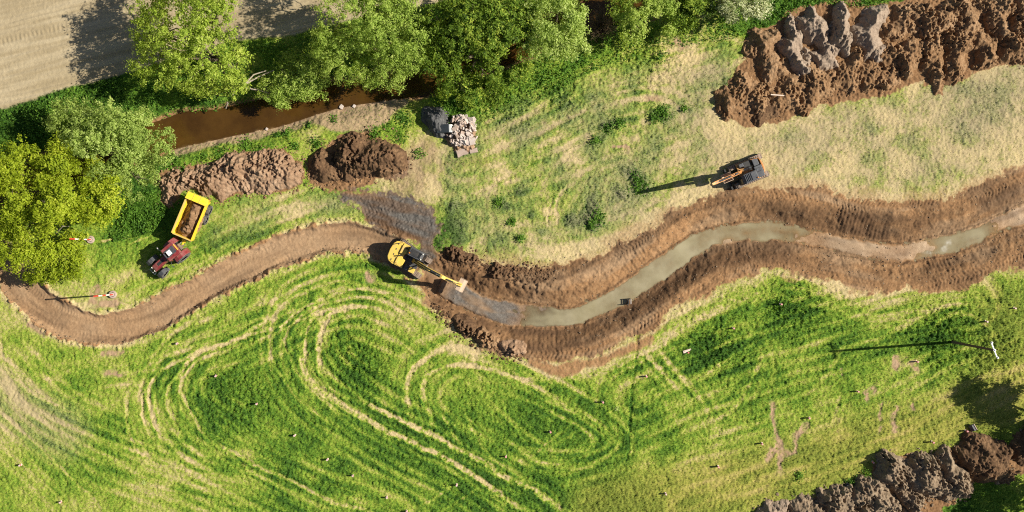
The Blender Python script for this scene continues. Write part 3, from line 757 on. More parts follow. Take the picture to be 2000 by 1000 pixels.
def ribbon(name, A, B, z, mat, label, grow=0.35, suds_sheen=None):
    """a level water sheet between two banks, run a little under the bank"""
    a = catmull([at(*p, z) for p in A], 2.0); b = catmull([at(*p, z) for p in B], 2.0)
    def resample(P, n):
        s = np.concatenate([[0], np.cumsum(np.hypot(*np.diff(P, axis=0).T))])
        t = np.linspace(0, s[-1], n)
        return np.stack([np.interp(t, s, P[:, 0]), np.interp(t, s, P[:, 1])], -1)
    n = 1100
    a = resample(a, n); b = resample(b, n)
    d = (a - b) / np.linalg.norm(a - b, axis=1)[:, None]
    a = a + d * grow; b = b - d * grow
    co = np.array([a + (b - a) * k / 30 for k in range(31)]).transpose(1, 0, 2)
    me = grid_mesh(name, co[..., 0], co[..., 1], np.full(co.shape[:2], z))
    fx, fy = co[..., 0].reshape(-1), co[..., 1].reshape(-1)
    i = np.clip(np.searchsorted(xs, fx) - 1, 0, len(xs) - 2); j = np.clip(np.searchsorted(ys, fy) - 1, 0, len(ys) - 2)
    u = (fx - xs[i]) / (xs[i + 1] - xs[i]); v = (fy - ys[j]) / (ys[j + 1] - ys[j])
    zb = (Z[j, i] * (1 - u) + Z[j, i + 1] * u) * (1 - v) + (Z[j + 1, i] * (1 - u) + Z[j + 1, i + 1] * u) * v
    dep = np.clip(z - zb, 0, 2)
    suds_sheen_amt = np.zeros(len(fx))
    if suds_sheen:
        FP = catmull([at(*p, z) for p in suds_sheen], 0.1)
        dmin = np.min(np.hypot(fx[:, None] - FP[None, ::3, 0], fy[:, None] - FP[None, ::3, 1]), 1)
        suds_sheen_amt = 0.62 * sst(dmin + 0.30 * fbm(fx, fy, 0.7, 3, 911), 0.40, 0.0) * np.clip(.7 + .6 * fbm(fx, fy, 0.4, 2, 913), 0, 1)  # pale crescent: suds and bright sheen painted into the water colour
    t_ = me.attributes.new("depth", 'FLOAT', 'POINT'); t_.data.foreach_set("value", dep.astype(np.float32))
    t_ = me.attributes.new("suds_sheen", 'FLOAT', 'POINT'); t_.data.foreach_set("value", suds_sheen_amt.astype(np.float32))
    o = link(name, me, mat)
    return tag(o, label, "water", kind='structure')
ribbon("water", riv_n, riv_s, RZ, water_mat("river_water", (0.035, 0.016, 0.004), (0.085, 0.042, 0.009), 0.12, 0.25, .12), "dark brown river water under the trees", 0.5)
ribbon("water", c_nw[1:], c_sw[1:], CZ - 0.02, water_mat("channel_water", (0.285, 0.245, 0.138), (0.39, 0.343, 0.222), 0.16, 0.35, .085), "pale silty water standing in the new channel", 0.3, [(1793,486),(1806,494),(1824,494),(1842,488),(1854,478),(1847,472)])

# ---------------------------------------------------------------- soil heaps
M = {}
M['soil_brown'] = soil("brown_soil", (0.12, 0.064, 0.032), (0.31, 0.19, 0.098), (0.50, 0.34, 0.20))
M['soil_rust'] = soil("rusty_brown_soil", (0.11, 0.056, 0.025), (0.29, 0.172, 0.086), (0.47, 0.31, 0.175))
M['soil_dark'] = soil("dark_wet_soil", (0.055, 0.030, 0.017), (0.16, 0.092, 0.047), (0.31, 0.19, 0.10))
M['soil_tan'] = soil("dry_tan_soil", (0.17, 0.10, 0.058), (0.34, 0.22, 0.135), (0.50, 0.355, 0.235))
M['soil_grey'] = soil("grey_brown_subsoil", (0.17, 0.122, 0.088), (0.34, 0.26, 0.19), (0.47, 0.375, 0.285))
M['soil_pale'] = soil("pale_cloddy_soil", (0.11, 0.078, 0.05), (0.28, 0.205, 0.135), (0.45, 0.35, 0.24))
M['clay_grey'] = soil("dark_grey_clay", (0.035, 0.035, 0.036), (0.13, 0.13, 0.128), (0.27, 0.26, 0.25))

def ellipse(cx, cy, rx, ry, ang=0, n=22, wob=0.12, seed=0):
    r = np.random.default_rng(seed + 1)
    ph = r.uniform(0, 6.28, 3)
    out = []
    for i in range(n):
        t = 2 * math.pi * i / n
        k = 1 + wob * (math.sin(2 * t + ph[0]) * 0.5 + math.sin(3 * t + ph[1]) * 0.5 + 0.35 * math.sin(5 * t + ph[2]))
        x, y = rx * k * math.cos(t), ry * k * math.sin(t)
        a = R(ang)
        out.append((cx + x * math.cos(a) - y * math.sin(a), cy + x * math.sin(a) + y * math.cos(a)))
    return out

def mound(poly, height, mat, seed, label, cat="soil heap", name="soil_heap", group=None, edge=2.0, clod=0.45, step=0.075, crest=0.8, smoothside=0.0, zfun=None, world_poly=None, steep=1.0):
    """a dumped heap: rises from its ragged outline, broken up by clods and slumps"""
    P = np.array(world_poly if world_poly is not None else [at(*p)[:2] for p in poly])
    c = P.mean(0)
    P = catmull(P - c, 0.5, True)[:-1]
    lo = P.min(0) - 0.8; hi = P.max(0) + 0.8
    gx = np.arange(lo[0], hi[0], step); gy = np.arange(lo[1], hi[1], step)
    x, y = np.meshgrid(gx, gy)
    sx = x + c[0]; sy = y + c[1]
    qx = x + 0.30 * fbm(sx, sy, 0.9, 3, seed + 3); qy = y + 0.30 * fbm(sx, sy, 0.9, 3, seed + 9)
    ins = np.zeros(x.shape, bool); D = np.full(x.shape, 99.0)
    for a, b in zip(P, np.roll(P, -1, 0)):
        if a[1] != b[1]:
            cc = (a[1] > qy) != (b[1] > qy)
            ins ^= cc & (qx < (b[0] - a[0]) * (qy - a[1]) / (b[1] - a[1]) + a[0])
        e = b - a; l2 = max(e @ e, 1e-9)
        t = np.clip(((qx - a[0]) * e[0] + (qy - a[1]) * e[1]) / l2, 0, 1)
        D = np.minimum(D, np.hypot(qx - a[0] - t * e[0], qy - a[1] - t * e[1]))
    sd = np.where(ins, D, -D)
    k = np.clip(sd / edge, 0, 1)
    bulge = fbm(sx, sy, 2.4, 3, seed + 20); knob = fbm(sx, sy, 1.05, 3, seed + 26)
    h = height * np.sin(k * math.pi / 2) ** steep * (1 - crest * 0.16 + crest * (0.34 * bulge + 0.20 * knob * (1 - smoothside)))
    w1 = worley(sx + 0.2 * fbm(sx, sy, 0.5, 2, seed), sy + 0.2 * fbm(sx, sy, 0.5, 2, seed + 5), 0.72, seed + 31)
    w2 = worley(sx + 0.1 * fbm(sx, sy, 0.3, 2, seed + 2), sy + 0.1 * fbm(sx, sy, 0.3, 2, seed + 1), 0.36, seed + 47)
    w3 = worley(sx, sy, 0.2, seed + 53)
    amount = np.clip(0.55 + 0.9 * fbm(sx, sy, 1.4, 2, seed + 60), 0.04, 1.3) * (1 - smoothside)
    rim = sst(sd, -0.25, 0.35)
    h = h + rim * clod * amount * (0.62 * np.clip(0.60 - w1, -0.1, 0.6) + 0.55 * np.clip(0.62 - w2, -0.1, 0.62) + 0.34 * np.clip(0.6 - w3, -0.1, 0.6) + 0.34 * fbm(sx, sy, 0.24, 2, seed + 70))
    h = h + rim * (0.05 * fbm(sx, sy, 0.35, 2, seed + 80) + 0.02 * fbm(sx, sy, 0.17, 1, seed + 85))
    base = sample(Zb, sx, sy) if zfun is None else zfun(sx, sy)
    zz = base + h - 0.10 - 0.6 * sst(sd, 0.0, -0.5)
    m = np.maximum.reduce([sd[:-1, :-1], sd[1:, :-1], sd[:-1, 1:], sd[1:, 1:]]) > -0.35
    me = grid_mesh(name, x, y, zz, keep=m)
    o = link(name, me, mat)
    o.location = (c[0], c[1], 0)
    tag(o, label, cat, group)
    return o
Zb = Z - ga * 0.7 * n06

mound(heap_l, 1.5, M['soil_tan'], 400, "long tan brown ridge of cloddy soil along the river bank behind the yellow trailer", group="soil heaps by the river", edge=2.3, clod=0.85, crest=1.2)
mound(ellipse(637,326,38,36,0,seed=2), 1.5, M['soil_dark'], 410, "small round dark brown soil heap beside the taller double heap", group="soil heaps by the river", edge=1.8, clod=0.7)
mound([(650,290),(662,270),(680,260),(700,258),(720,270),(745,272),(770,280),(790,295),(800,318),(785,338),(755,345),(725,345),(700,352),(672,356),(655,340),(648,315)], 2.0, M['soil_dark'], 420, "tall dark reddish brown soil heap between the river path and the mud patch", group="soil heaps by the river", edge=2.3, clod=0.75, crest=1.2)
mound([(822,232),(828,214),(845,205),(866,206),(878,218),(884,238),(878,256),(868,272),(850,266),(834,254)], 1.5, M['clay_grey'], 430, "dark grey clay heap beside the broken concrete", cat="clay heap", name="clay_heap", edge=1.6, clod=0.28)

g_ = "soil heaps in the long spoil bank"
TR = [ # cx, cy, rx, ry, ang, h, mat, clod, label
 (1497,98,38,44,15,2.0,'soil_brown',.4,"sandy brown heap at the left end of the back row of the long spoil bank"),
 (1517,124,26,32,-20,1.5,'soil_rust',.25,"smooth orange brown slump in front of the sandy left end heap"),
 (1551,92,27,46,-12,1.8,'soil_grey',.6,"grey brown cloddy heap second from left in the back row"),
 (1572,128,24,24,0,1.0,'soil_grey',.5,"low grey brown clod apron under the second back row heap"),
 (1594,58,27,46,-18,1.8,'soil_grey',.55,"tall narrow heap with a pointed tip at the back edge of the spoil bank"),
 (1612,108,34,26,20,1.4,'soil_grey',.15,"smooth grey curved slump in the middle of the bank"),
 (1643,62,26,42,-12,1.9,'soil_grey',.45,"grey mottled heap third before the pale smooth heap"),
 (1700,62,34,44,0,1.9,'soil_grey',.12,"pale smooth grey heap in the back row of the spoil bank"),
 (1708,98,24,22,0,1.2,'soil_grey',.2,"small grey slump at the foot of the pale smooth heap"),
 (1764,46,38,34,0,1.8,'soil_brown',.75,"brown heap just right of the pale smooth heap"),
 (1822,38,40,34,0,1.9,'soil_brown',.8,"brown furrowed heap in the back row above a dark hollow"),
 (1884,30,40,36,0,1.9,'soil_brown',.8,"brown cloddy heap near the upper right frame edge"),
 (1945,28,40,38,0,1.9,'soil_brown',.8,"cloddy heap in the back row, last but one before the right edge"),
 (2006,34,38,44,0,1.9,'soil_brown',.8,"back row heap cut by the right edge of the picture"),
 (1458,190,43,42,10,2.0,'soil_rust',.6,"dark rusty heap at the lower left tip of the spoil bank"),
 (1498,212,30,28,0,1.3,'soil_dark',.7,"low dark crumbly heap at the front foot of the lower left tip"),
 (1530,178,40,34,20,1.5,'soil_rust',.7,"rust brown heap with a pale stick on its side"),
 (1590,166,38,34,-15,1.7,'soil_rust',.7,"rust brown front heap below the smooth grey curved slump"),
 (1652,146,34,38,20,1.8,'soil_rust',.75,"dark rust front heap with a deep shaded notch on its right"),
 (1710,142,38,34,-25,1.7,'soil_rust',.7,"orange rust front heap beside the wheel prints"),
 (1762,112,38,36,-20,1.9,'soil_rust',.75,"rust front heap with a dark hollow at its top"),
 (1818,114,36,40,10,1.8,'soil_rust',.8,"rust front heap bulging toward the straw coloured grass"),
 (1866,98,40,46,0,1.9,'soil_rust',.8,"wide rust front heap with dark crumbs at its toe"),
 (1926,92,38,40,0,1.8,'soil_rust',.8,"rust front heap second from the right edge"),
 (1985,86,40,42,0,1.8,'soil_rust',.8,"rust front heap at the right edge of the picture"),
]
for i, (cx, cy, rx, ry, an, h, mt, cl, lb) in enumerate(TR):
    k = 1.0 - h * 0.35 / H
    cx, cy = 1000 + (cx - 1000) * k, 500 + (cy - 500) * k
    if i > 8: cx += rng.uniform(-9, 9); cy += rng.uniform(-5, 5); rx *= rng.uniform(.85, 1.22); ry *= rng.uniform(.85, 1.12); an += rng.uniform(-15, 15); h *= rng.uniform(.75, 1.15)
    mound(ellipse(cx, cy, rx * 1.1, ry * 1.1, an, wob=.42, seed=i * 3 + 40), h * (1.12 if mt == 'soil_grey' else 0.86), M[mt], 500 + i * 17, lb, group=g_, edge=min(rx, ry) / S * 1.0, clod=cl * 1.05, crest=.45 if mt == 'soil_grey' else .75)
BR = [
 (1921,898,70,38,22,2.1,'soil_dark',.35,"large dark brown smooth heap at the right end of the lower row"),
 (1862,932,36,46,-20,1.9,'soil_pale',.75,"pale cloddy heap touching the large dark heap in the lower row"),
 (1812,932,40,46,-25,2.0,'soil_pale',.85,"pale cloddy heap third from the right in the lower row"),
 (1748,926,36,40,-20,1.9,'soil_pale',.85,"pale brown heap standing nearest to the lone peg in the lower row"),
 (1780,974,28,26,0,1.4,'soil_pale',.8,"small pale clod heap in front of two larger pale heaps"),
 (1708,972,48,38,10,2.0,'soil_pale',.85,"wide pale heap with a shaded left face beside the dark board"),
 (1644,984,40,34,0,1.8,'soil_pale',.9,"pale clod heap just below the black and white board"),
 (1578,998,34,26,0,1.5,'soil_pale',.7,"low pale heap at the bottom edge left of the black and white board"),
 (1512,1000,28,22,0,1.4,'soil_grey',.3,"smooth grey brown heap at the left end of the lower row"),
 (2022,868,34,50,10,2.0,'soil_dark',.4,"dark heap half outside the right edge under the tree shadow"),
 (1770,1030,60,34,0,1.7,'soil_pale',.8,"pale heap cut by the bottom edge of the picture"),
]
for i, (cx, cy, rx, ry, an, h, mt, cl, lb) in enumerate(BR):
    k = 1.0 - h * 0.35 / H
    cx, cy = 1000 + (cx - 1000) * k, 500 + (cy - 500) * k
    mound(ellipse(cx, cy, rx * 1.12, ry * 1.12, an, wob=.25, seed=i * 3 + 140), h, M[mt], 1500 + i * 17, lb, group="soil heaps in the lower row", edge=min(rx, ry) / S * 0.95, clod=cl * 1.3, crest=1.1)
# turned turf along the new cut
for i, (cx, cy, rx, ry, an, h, mt, lb) in enumerate([
 (902,500,34,17,22,.55,'soil_dark',"dark crumbly ridge of turned soil on the north lip of the fresh cut"),
 (975,532,26,16,15,.5,'soil_dark',"low lumpy ridge of brown clods between the cut and the pasture"),
 (905,634,22,26,-40,.5,'soil_dark',"dark brown ridge on the south lip nearest to the excavator bucket"),
 (948,660,30,18,30,.6,'soil_brown',"turf clod ridge with green scraps on the south lip"),
 (1002,680,28,18,10,.6,'soil_tan',"pale brown clod ridge at the outer bend of the south lip"),
]):
    mound(ellipse(cx, cy, rx, ry, an, seed=i * 3 + 240), h, M[mt], 2500 + i * 17, lb, cat="spoil ridge", name="spoil_ridge", group="spoil ridges along the fresh cut", edge=0.8, clod=1.0)

# loose clods round the heaps and along the banks: nobody could count them
def clods(name, pts, sizes, mat, label):
    """small irregular lumps joined into one loose scatter"""
    ico = bmesh.new(); bmesh.ops.create_icosphere(ico, subdivisions=1, radius=1.0)
    ico.verts.ensure_lookup_table()
    v0 = np.array([v.co[:] for v in ico.verts]); f0 = np.array([[v.index for v in f.verts] for f in ico.faces]); ico.free()
    n = len(pts); nv = len(v0)
    jit = rng.uniform(0.65, 1.3, (n, nv, 1)); sc = sizes[:, None, None] * rng.uniform(0.6, 1.25, (n, 1, 3)) * np.array([1, 1, .75])
    a = rng.uniform(0, 6.28, n); ca, sa = np.cos(a)[:, None], np.sin(a)[:, None]
    V = v0[None] * jit * sc
    Vx = V[..., 0] * ca - V[..., 1] * sa; Vy = V[..., 0] * sa + V[..., 1] * ca
    V = np.stack([Vx, Vy, V[..., 2]], -1) + pts[:, None, :]
    F = f0[None] + (np.arange(n) * nv)[:, None, None]
    o = link(name, raw_mesh(name, V.reshape(-1, 3), F.reshape(-1, 3)), mat)
    return tag(o, label, "clods", kind='stuff')

def around(poly_list, n, spread):
    out = []
    for P in poly_list:
        W = catmull([at(*p) for p in P], 0.3, True)
        k = rng.integers(0, len(W), n)
        out.append(W[k] + rng.normal(0, spread, (n, 2)))
    q = np.concatenate(out)
    return np.concatenate([q, (sample(Z, q[:, 0], q[:, 1]) + 0.02)[:, None]], 1)
big = around([ellipse(t[0], t[1], t[2] * .98, t[3] * .98, t[4], seed=i * 3 + 40) for i, t in enumerate(TR)], 60, 0.35)
big = np.concatenate([big, around([heap_l], 420, 0.35), around([ellipse(637,326,40,38), ellipse(725,308,76,48)], 160, 0.4)])
clods("soil_clods", big, rng.uniform(0.04, 0.15, len(big)) * rng.uniform(0.5, 1.3, len(big)), M['soil_brown'], "brown soil crumbs scattered round the heaps")
low = around([ellipse(t[0], t[1], t[2] * .98, t[3] * .98, t[4], seed=i * 3 + 140) for i, t in enumerate(BR)], 110, 0.35)
clods("soil_clods", low, rng.uniform(0.05, 0.2, len(low)) * rng.uniform(0.5, 1.3, len(low)), M['soil_pale'], "pale soil crumbs scattered round the lower heaps")
def along(pts, n, spread, z=0.0):
    W = catmull([at(p[0], p[1], z) for p in pts], 0.3)
    k = rng.integers(0, len(W), n)
    q = W[k] + rng.normal(0, spread, (n, 2))
    return np.concatenate([q, (sample(Z, q[:, 0], q[:, 1]) + 0.01)[:, None]], 1)
ed = np.concatenate([along(t_n[1:], 420, 0.22), along(t_s[1:], 620, 0.28), along(c_nw, 420, 0.35, CZ), along(c_sw, 420, 0.4, CZ), along(c_ne[:8], 200, 0.7), along(c_se[:7], 260, 0.5), along([(1150,560),(1300,450),(1450,400),(1650,415),(1800,430),(2000,360)], 500, 1.6), along([(1150,670),(1300,580),(1420,520),(1600,515),(1800,540),(2000,480)], 500, 1.2)])
dk = np.concatenate([along([(862,508),(900,500),(950,522),(1010,532),(1080,530)], 420, 0.55), along([(850,600),(900,640),(950,672),(1010,695)], 360, 0.5)])
clods("turned_clods", dk, rng.uniform(0.06, 0.2, len(dk)) * rng.uniform(0.5, 1.3, len(dk)), M['soil_dark'], "dark torn clods along both lips of the fresh cut")
clods("bank_crumbs", ed, rng.uniform(0.025, 0.075, len(ed)) * rng.uniform(0.5, 1.5, len(ed)), M['soil_pale'], "small crumbs of soil on the stripped banks and track edges")

# ---------------------------------------------------------------- mesh builder for made things
class MB:
    def __init__(self): self.bm = bmesh.new()
    def add(self, t, mat=None):
        if mat is not None: bmesh.ops.transform(t, matrix=mat, verts=t.verts)
        me = bpy.data.meshes.new("tmp"); t.to_mesh(me); t.free()
        self.bm.from_mesh(me); bpy.data.meshes.remove(me)
        return self
    def box(self, c, s, rot=(0, 0, 0), bev=0.03, taper=None):
        t = bmesh.new(); bmesh.ops.create_cube(t, size=1.0)
        for v in t.verts:
            v.co = Vector((v.co.x * s[0], v.co.y * s[1], v.co.z * s[2]))
            if taper and v.co.z > 0: v.co.x *= taper[0]; v.co.y *= taper[1]
        if bev: bmesh.ops.bevel(t, geom=t.edges[:], offset=min(bev, min(s) * 0.4), segments=2, affect='EDGES', profile=0.6)
        return self.add(t, Matrix.Translation(c) @ Matrix.Rotation(rot[2], 4, 'Z') @ Matrix.Rotation(rot[1], 4, 'Y') @ Matrix.Rotation(rot[0], 4, 'X'))
    def prism(self, pts, y0, y1, bev=0.02, plane='XZ'):
        t = bmesh.new()
        f = lambda a, b, d: (a, d, b) if plane == 'XZ' else ((a, b, d) if plane == 'XY' else (d, a, b))
        A = [t.verts.new(f(a, b, y0)) for a, b in pts]; B = [t.verts.new(f(a, b, y1)) for a, b in pts]
        t.faces.new(A); t.faces.new(B[::-1]); n = len(pts)
        for i in range(n): t.faces.new((A[i], B[i], B[(i + 1) % n], A[(i + 1) % n]))
        bmesh.ops.recalc_face_normals(t, faces=t.faces[:])
        if bev: bmesh.ops.bevel(t, geom=t.edges[:], offset=bev, segments=2, affect='EDGES', profile=0.6)
        return self.add(t)
    def tube(self, p0, p1, r0, r1=None, n=10):
        p0, p1 = Vector(p0), Vector(p1); d = p1 - p0
        if d.length < 1e-5: return self
        t = bmesh.new(); bmesh.ops.create_cone(t, cap_ends=True, segments=n, radius1=r0, radius2=r0 if r1 is None else r1, depth=d.length)
        return self.add(t, Matrix.Translation((p0 + p1) / 2) @ d.to_track_quat('Z', 'Y').to_matrix().to_4x4())
    def path(self, pts, r, n=8):
        for a, b in zip(pts[:-1], pts[1:]): self.tube(a, b, r, n=n)
        return self
    def lathe_y(self, prof, n=36, c=(0, 0, 0)):
        """profile of (radius, y) turned about the Y axis"""
        t = bmesh.new(); rings = []
        for r, y in prof:
            rings.append([t.verts.new((c[0] + r * math.cos(2 * math.pi * i / n), c[1] + y, c[2] + r * math.sin(2 * math.pi * i / n))) for i in range(n)])
        for a, b in zip(rings[:-1], rings[1:]):
            for i in range(n): t.faces.new((a[i], a[(i + 1) % n], b[(i + 1) % n], b[i]))
        bmesh.ops.recalc_face_normals(t, faces=t.faces[:])
        return self.add(t)
    def build(self, name, mat, parent=None, smooth=False, loc=None):
        me = bpy.data.meshes.new(name); self.bm.to_mesh(me); self.bm.free()
        if smooth: me.polygons.foreach_set("use_smooth", np.ones(len(me.polygons), bool))
        o = link(name, me, mat, parent)
        if loc is not None: o.location = loc
        return o

# ---------------------------------------------------------------- rubble beside the clay heap
M['concrete'] = paint("old_pink_concrete", (0.50, 0.425, 0.375), 0.9, 0.30, (0.30, 0.21, 0.16), scale=1.2)
M['concrete_b'] = paint("dusty_brown_concrete", (0.42, 0.32, 0.26), 0.9, 0.35, (0.22, 0.15, 0.11), scale=1.2)
M['slab_dark'] = paint("dark_blue_grey_casing", (0.022, 0.030, 0.036), 0.6, 0.12, (0.10, 0.10, 0.10))
M['white'] = paint("dull_white_paint", (0.80, 0.78, 0.74), 0.5, 0.10, (0.4, 0.36, 0.3))
mound([(868,250),(880,232),(905,226),(925,238),(932,265),(930,290),(912,304),(890,298),(874,284),(864,270)], 0.75, M['soil_tan'], 450, "pinkish brown dirt base under the broken concrete", cat="dirt heap", name="dirt_heap", edge=1.6, clod=0.3)
rub = []
rr_ = np.random.default_rng(5)
def chunk(loc, s, rot, mat, seed):
    r = random.Random(seed)
    t = bmesh.new(); bmesh.ops.create_cube(t, size=1.0)
    bmesh.ops.subdivide_edges(t, edges=t.edges[:], cuts=1)
    for v in t.verts: v.co = Vector((v.co.x * s[0] * r.uniform(.8, 1.15), v.co.y * s[1] * r.uniform(.8, 1.15), v.co.z * s[2] * r.uniform(.85, 1.1)))
    bmesh.ops.bevel(t, geom=t.edges[:], offset=0.02, segments=1, affect='EDGES')
    b = MB(); b.add(t)
    o = b.build("concrete_chunk", mat); o.location = loc; o.rotation_euler = rot
    return o
hz = lambda x, y: ground_z(x, y)
cpos = []
for i in range(150):
    for _ in range(40):
        px = rr_.uniform(870, 931); py = rr_.uniform(224, 284)
        if ((px - 901) / 33) ** 2 + ((py - 254) / 31) ** 2 < 1 and not (853 < px < 889 and 238 < py < 262):
            break
    cpos.append((px, py))
for i, (px, py) in enumerate(cpos):
    x, y, _ = at(px, py, 0.8)
    q = max(0, 1 - (((px - 898) / 36) ** 2 + ((py - 252) / 34) ** 2))
    s = rr_.uniform(0.15, 0.40) * rr_.uniform(.7, 1.25)
    o = chunk((x, y, ground_z(x, y) + 0.40 + 1.0 * q * rr_.uniform(.35, 1.0)), (s * rr_.uniform(1, 1.8), s * rr_.uniform(.8, 1.3), s * rr_.uniform(.3, .8)), (rr_.uniform(-1.1, 1.1), rr_.uniform(-1.1, 1.1), rr_.uniform(0, 3.1)), M['concrete'] if rr_.random() < .75 else M['concrete_b'], i)
    tag(o, "small broken chunk of pinkish concrete in the rubble pile", "concrete chunk", "small broken concrete chunks")
for i, (px, py, sx, sy, an, lb) in enumerate([
  (910,275,1.15,.8,-20,"large flat concrete slab at the front of the rubble pile"), (922,276,.7,.8,10,"squarish flat concrete slab right of the largest slab"),
  (902,232,.75,.65,30,"broad concrete slab on the upper side of the rubble pile"), (922,235,.9,.4,35,"long concrete piece poking out at the upper right of the pile"),
  (893,250,.5,1.2,5,"tall concrete block in the middle of the rubble pile"), (917,264,.75,.45,-35,"tilted concrete slab above the largest slab"),
  (902,297,1.3,.85,25,"thin dusty slab lying flat below the rubble pile"), (925,294,.9,.5,15,"dusty slab lying flat at the lower right corner")]):
    x, y, _ = at(px, py, 0.6)
    o = chunk((x, y, ground_z(x, y) + (0.72 if py < 290 else 0.34)), (sx, sy, .24), (rr_.uniform(-.15, .15), rr_.uniform(-.05, .3), R(an)), M['concrete'] if py < 290 else M['concrete_b'], 300 + i)
    tag(o, lb, "concrete slab", "large concrete slabs in the rubble pile"); o.name = "concrete_slab"
x, y, _ = at(867, 251, 1.2)
t = empty("tank", (x, y, ground_z(x, y) + 0.15), R(2)); tag(t, "dark blue grey box tank with its sunlit end coloured white in the rubble pile", "tank")
MB().box((0, 0, .55), (1.45, .95, 1.1), (0, R(-14), 0), .05).box((-.2, .46, .6), (1.1, .05, .9), (0, R(-14), 0), .01).build("casing", M['slab_dark'], t)
MB().box((.83, 0, .72), (.28, .9, 1.05), (0, R(-14), 0), .04).build("sunlit_end", M['white'], t)  # sunlight on the right end is put into its white colour

# ---------------------------------------------------------------- trees and shrubs
L = {}
L['willow'] = leafmat("willow_leaves", (0.16, 0.24, 0.022), (0.38, 0.50, 0.058), (0.58, 0.64, 0.14), 0.48)
L['pale'] = leafmat("pale_green_leaves", (0.18, 0.27, 0.04), (0.37, 0.50, 0.085), (0.58, 0.65, 0.18), 0.52)
L['lime'] = leafmat("lime_leaves", (0.17, 0.24, 0.012), (0.38, 0.47, 0.024), (0.60, 0.63, 0.07), 0.5)
L['dense'] = leafmat("dark_green_leaves", (0.035, 0.075, 0.008), (0.18, 0.29, 0.028), (0.52, 0.58, 0.08), 0.48)
L['sage'] = leafmat("sage_leaves", (0.24, 0.34, 0.06), (0.46, 0.58, 0.14), (0.68, 0.74, 0.30), 0.52)
L['blossom'] = leafmat("white_blossom", (0.14, 0.22, 0.04), (0.52, 0.54, 0.28), (0.85, 0.84, 0.66), 0.3)
L['weed'] = leafmat("bank_weeds", (0.035, 0.10, 0.010), (0.115, 0.25, 0.024), (0.25, 0.40, 0.05), 0.4)
M['bark'] = soil("bark", (0.06, 0.045, 0.03), (0.16, 0.125, 0.09), (0.27, 0.22, 0.16), 1.6, 0.8)
M['bark_pale'] = soil("pale_dead_wood", (0.24, 0.20, 0.15), (0.40, 0.34, 0.26), (0.55, 0.48, 0.38), 1.6, 0.5)
M['twig'] = soil("brown_twigs", (0.08, 0.055, 0.03), (0.19, 0.135, 0.075), (0.30, 0.21, 0.12), 1.5, 0.3)

def _c(c, k): return tuple(min(0.9, v * k) for v in c)
def leaves(name, P, Nrm, size, tint, mat, parent=None, aspect=0.55):
    n = len(P)
    ref = rng.normal(0, 1, (n, 3))
    Nrm = Nrm / (np.linalg.norm(Nrm, axis=1)[:, None] + 1e-9)
    u = np.cross(Nrm, ref); u /= np.linalg.norm(u, axis=1)[:, None] + 1e-9
    v = np.cross(Nrm, u)
    s = size[:, None]
    V = np.stack([P - u * s, P + v * s * aspect + Nrm * s * 0.12, P + u * s, P - v * s * aspect + Nrm * s * 0.12], 1).reshape(-1, 3)
    me = raw_mesh(name, V, np.arange(4 * n).reshape(n, 4))
    a = me.attributes.new("tint", 'FLOAT', 'POINT')
    a.data.foreach_set("value", np.repeat(np.clip(tint, 0, 1), 4).astype(np.float32))
    return link(name, me, mat, parent)

def limb_mesh(segs, name, mat, parent, n=6):
    """tapering tubes: (p0, p1, r0, r1)"""
    Vs, Fs = [], []
    o = 0
    t = np.arange(n) * 2 * math.pi / n
    for p0, p1, r0, r1 in segs:
        p0 = np.array(p0, float); p1 = np.array(p1, float); d = p1 - p0
        ln = np.linalg.norm(d)
        if ln < 1e-4: continue
        d /= ln; a = np.cross(d, [0.31, 0.87, 0.37]); a /= np.linalg.norm(a); b = np.cross(d, a)
        ring = np.cos(t)[:, None] * a + np.sin(t)[:, None] * b
        Vs.append(np.concatenate([p0 + ring * r0, p1 + ring * r1]))
        i = np.arange(n); Fs.append(np.stack([i, (i + 1) % n, (i + 1) % n + n, i + n], 1) + o); o += 2 * n
    return link(name, raw_mesh(name, np.concatenate(Vs), np.concatenate(Fs), True), mat, parent)

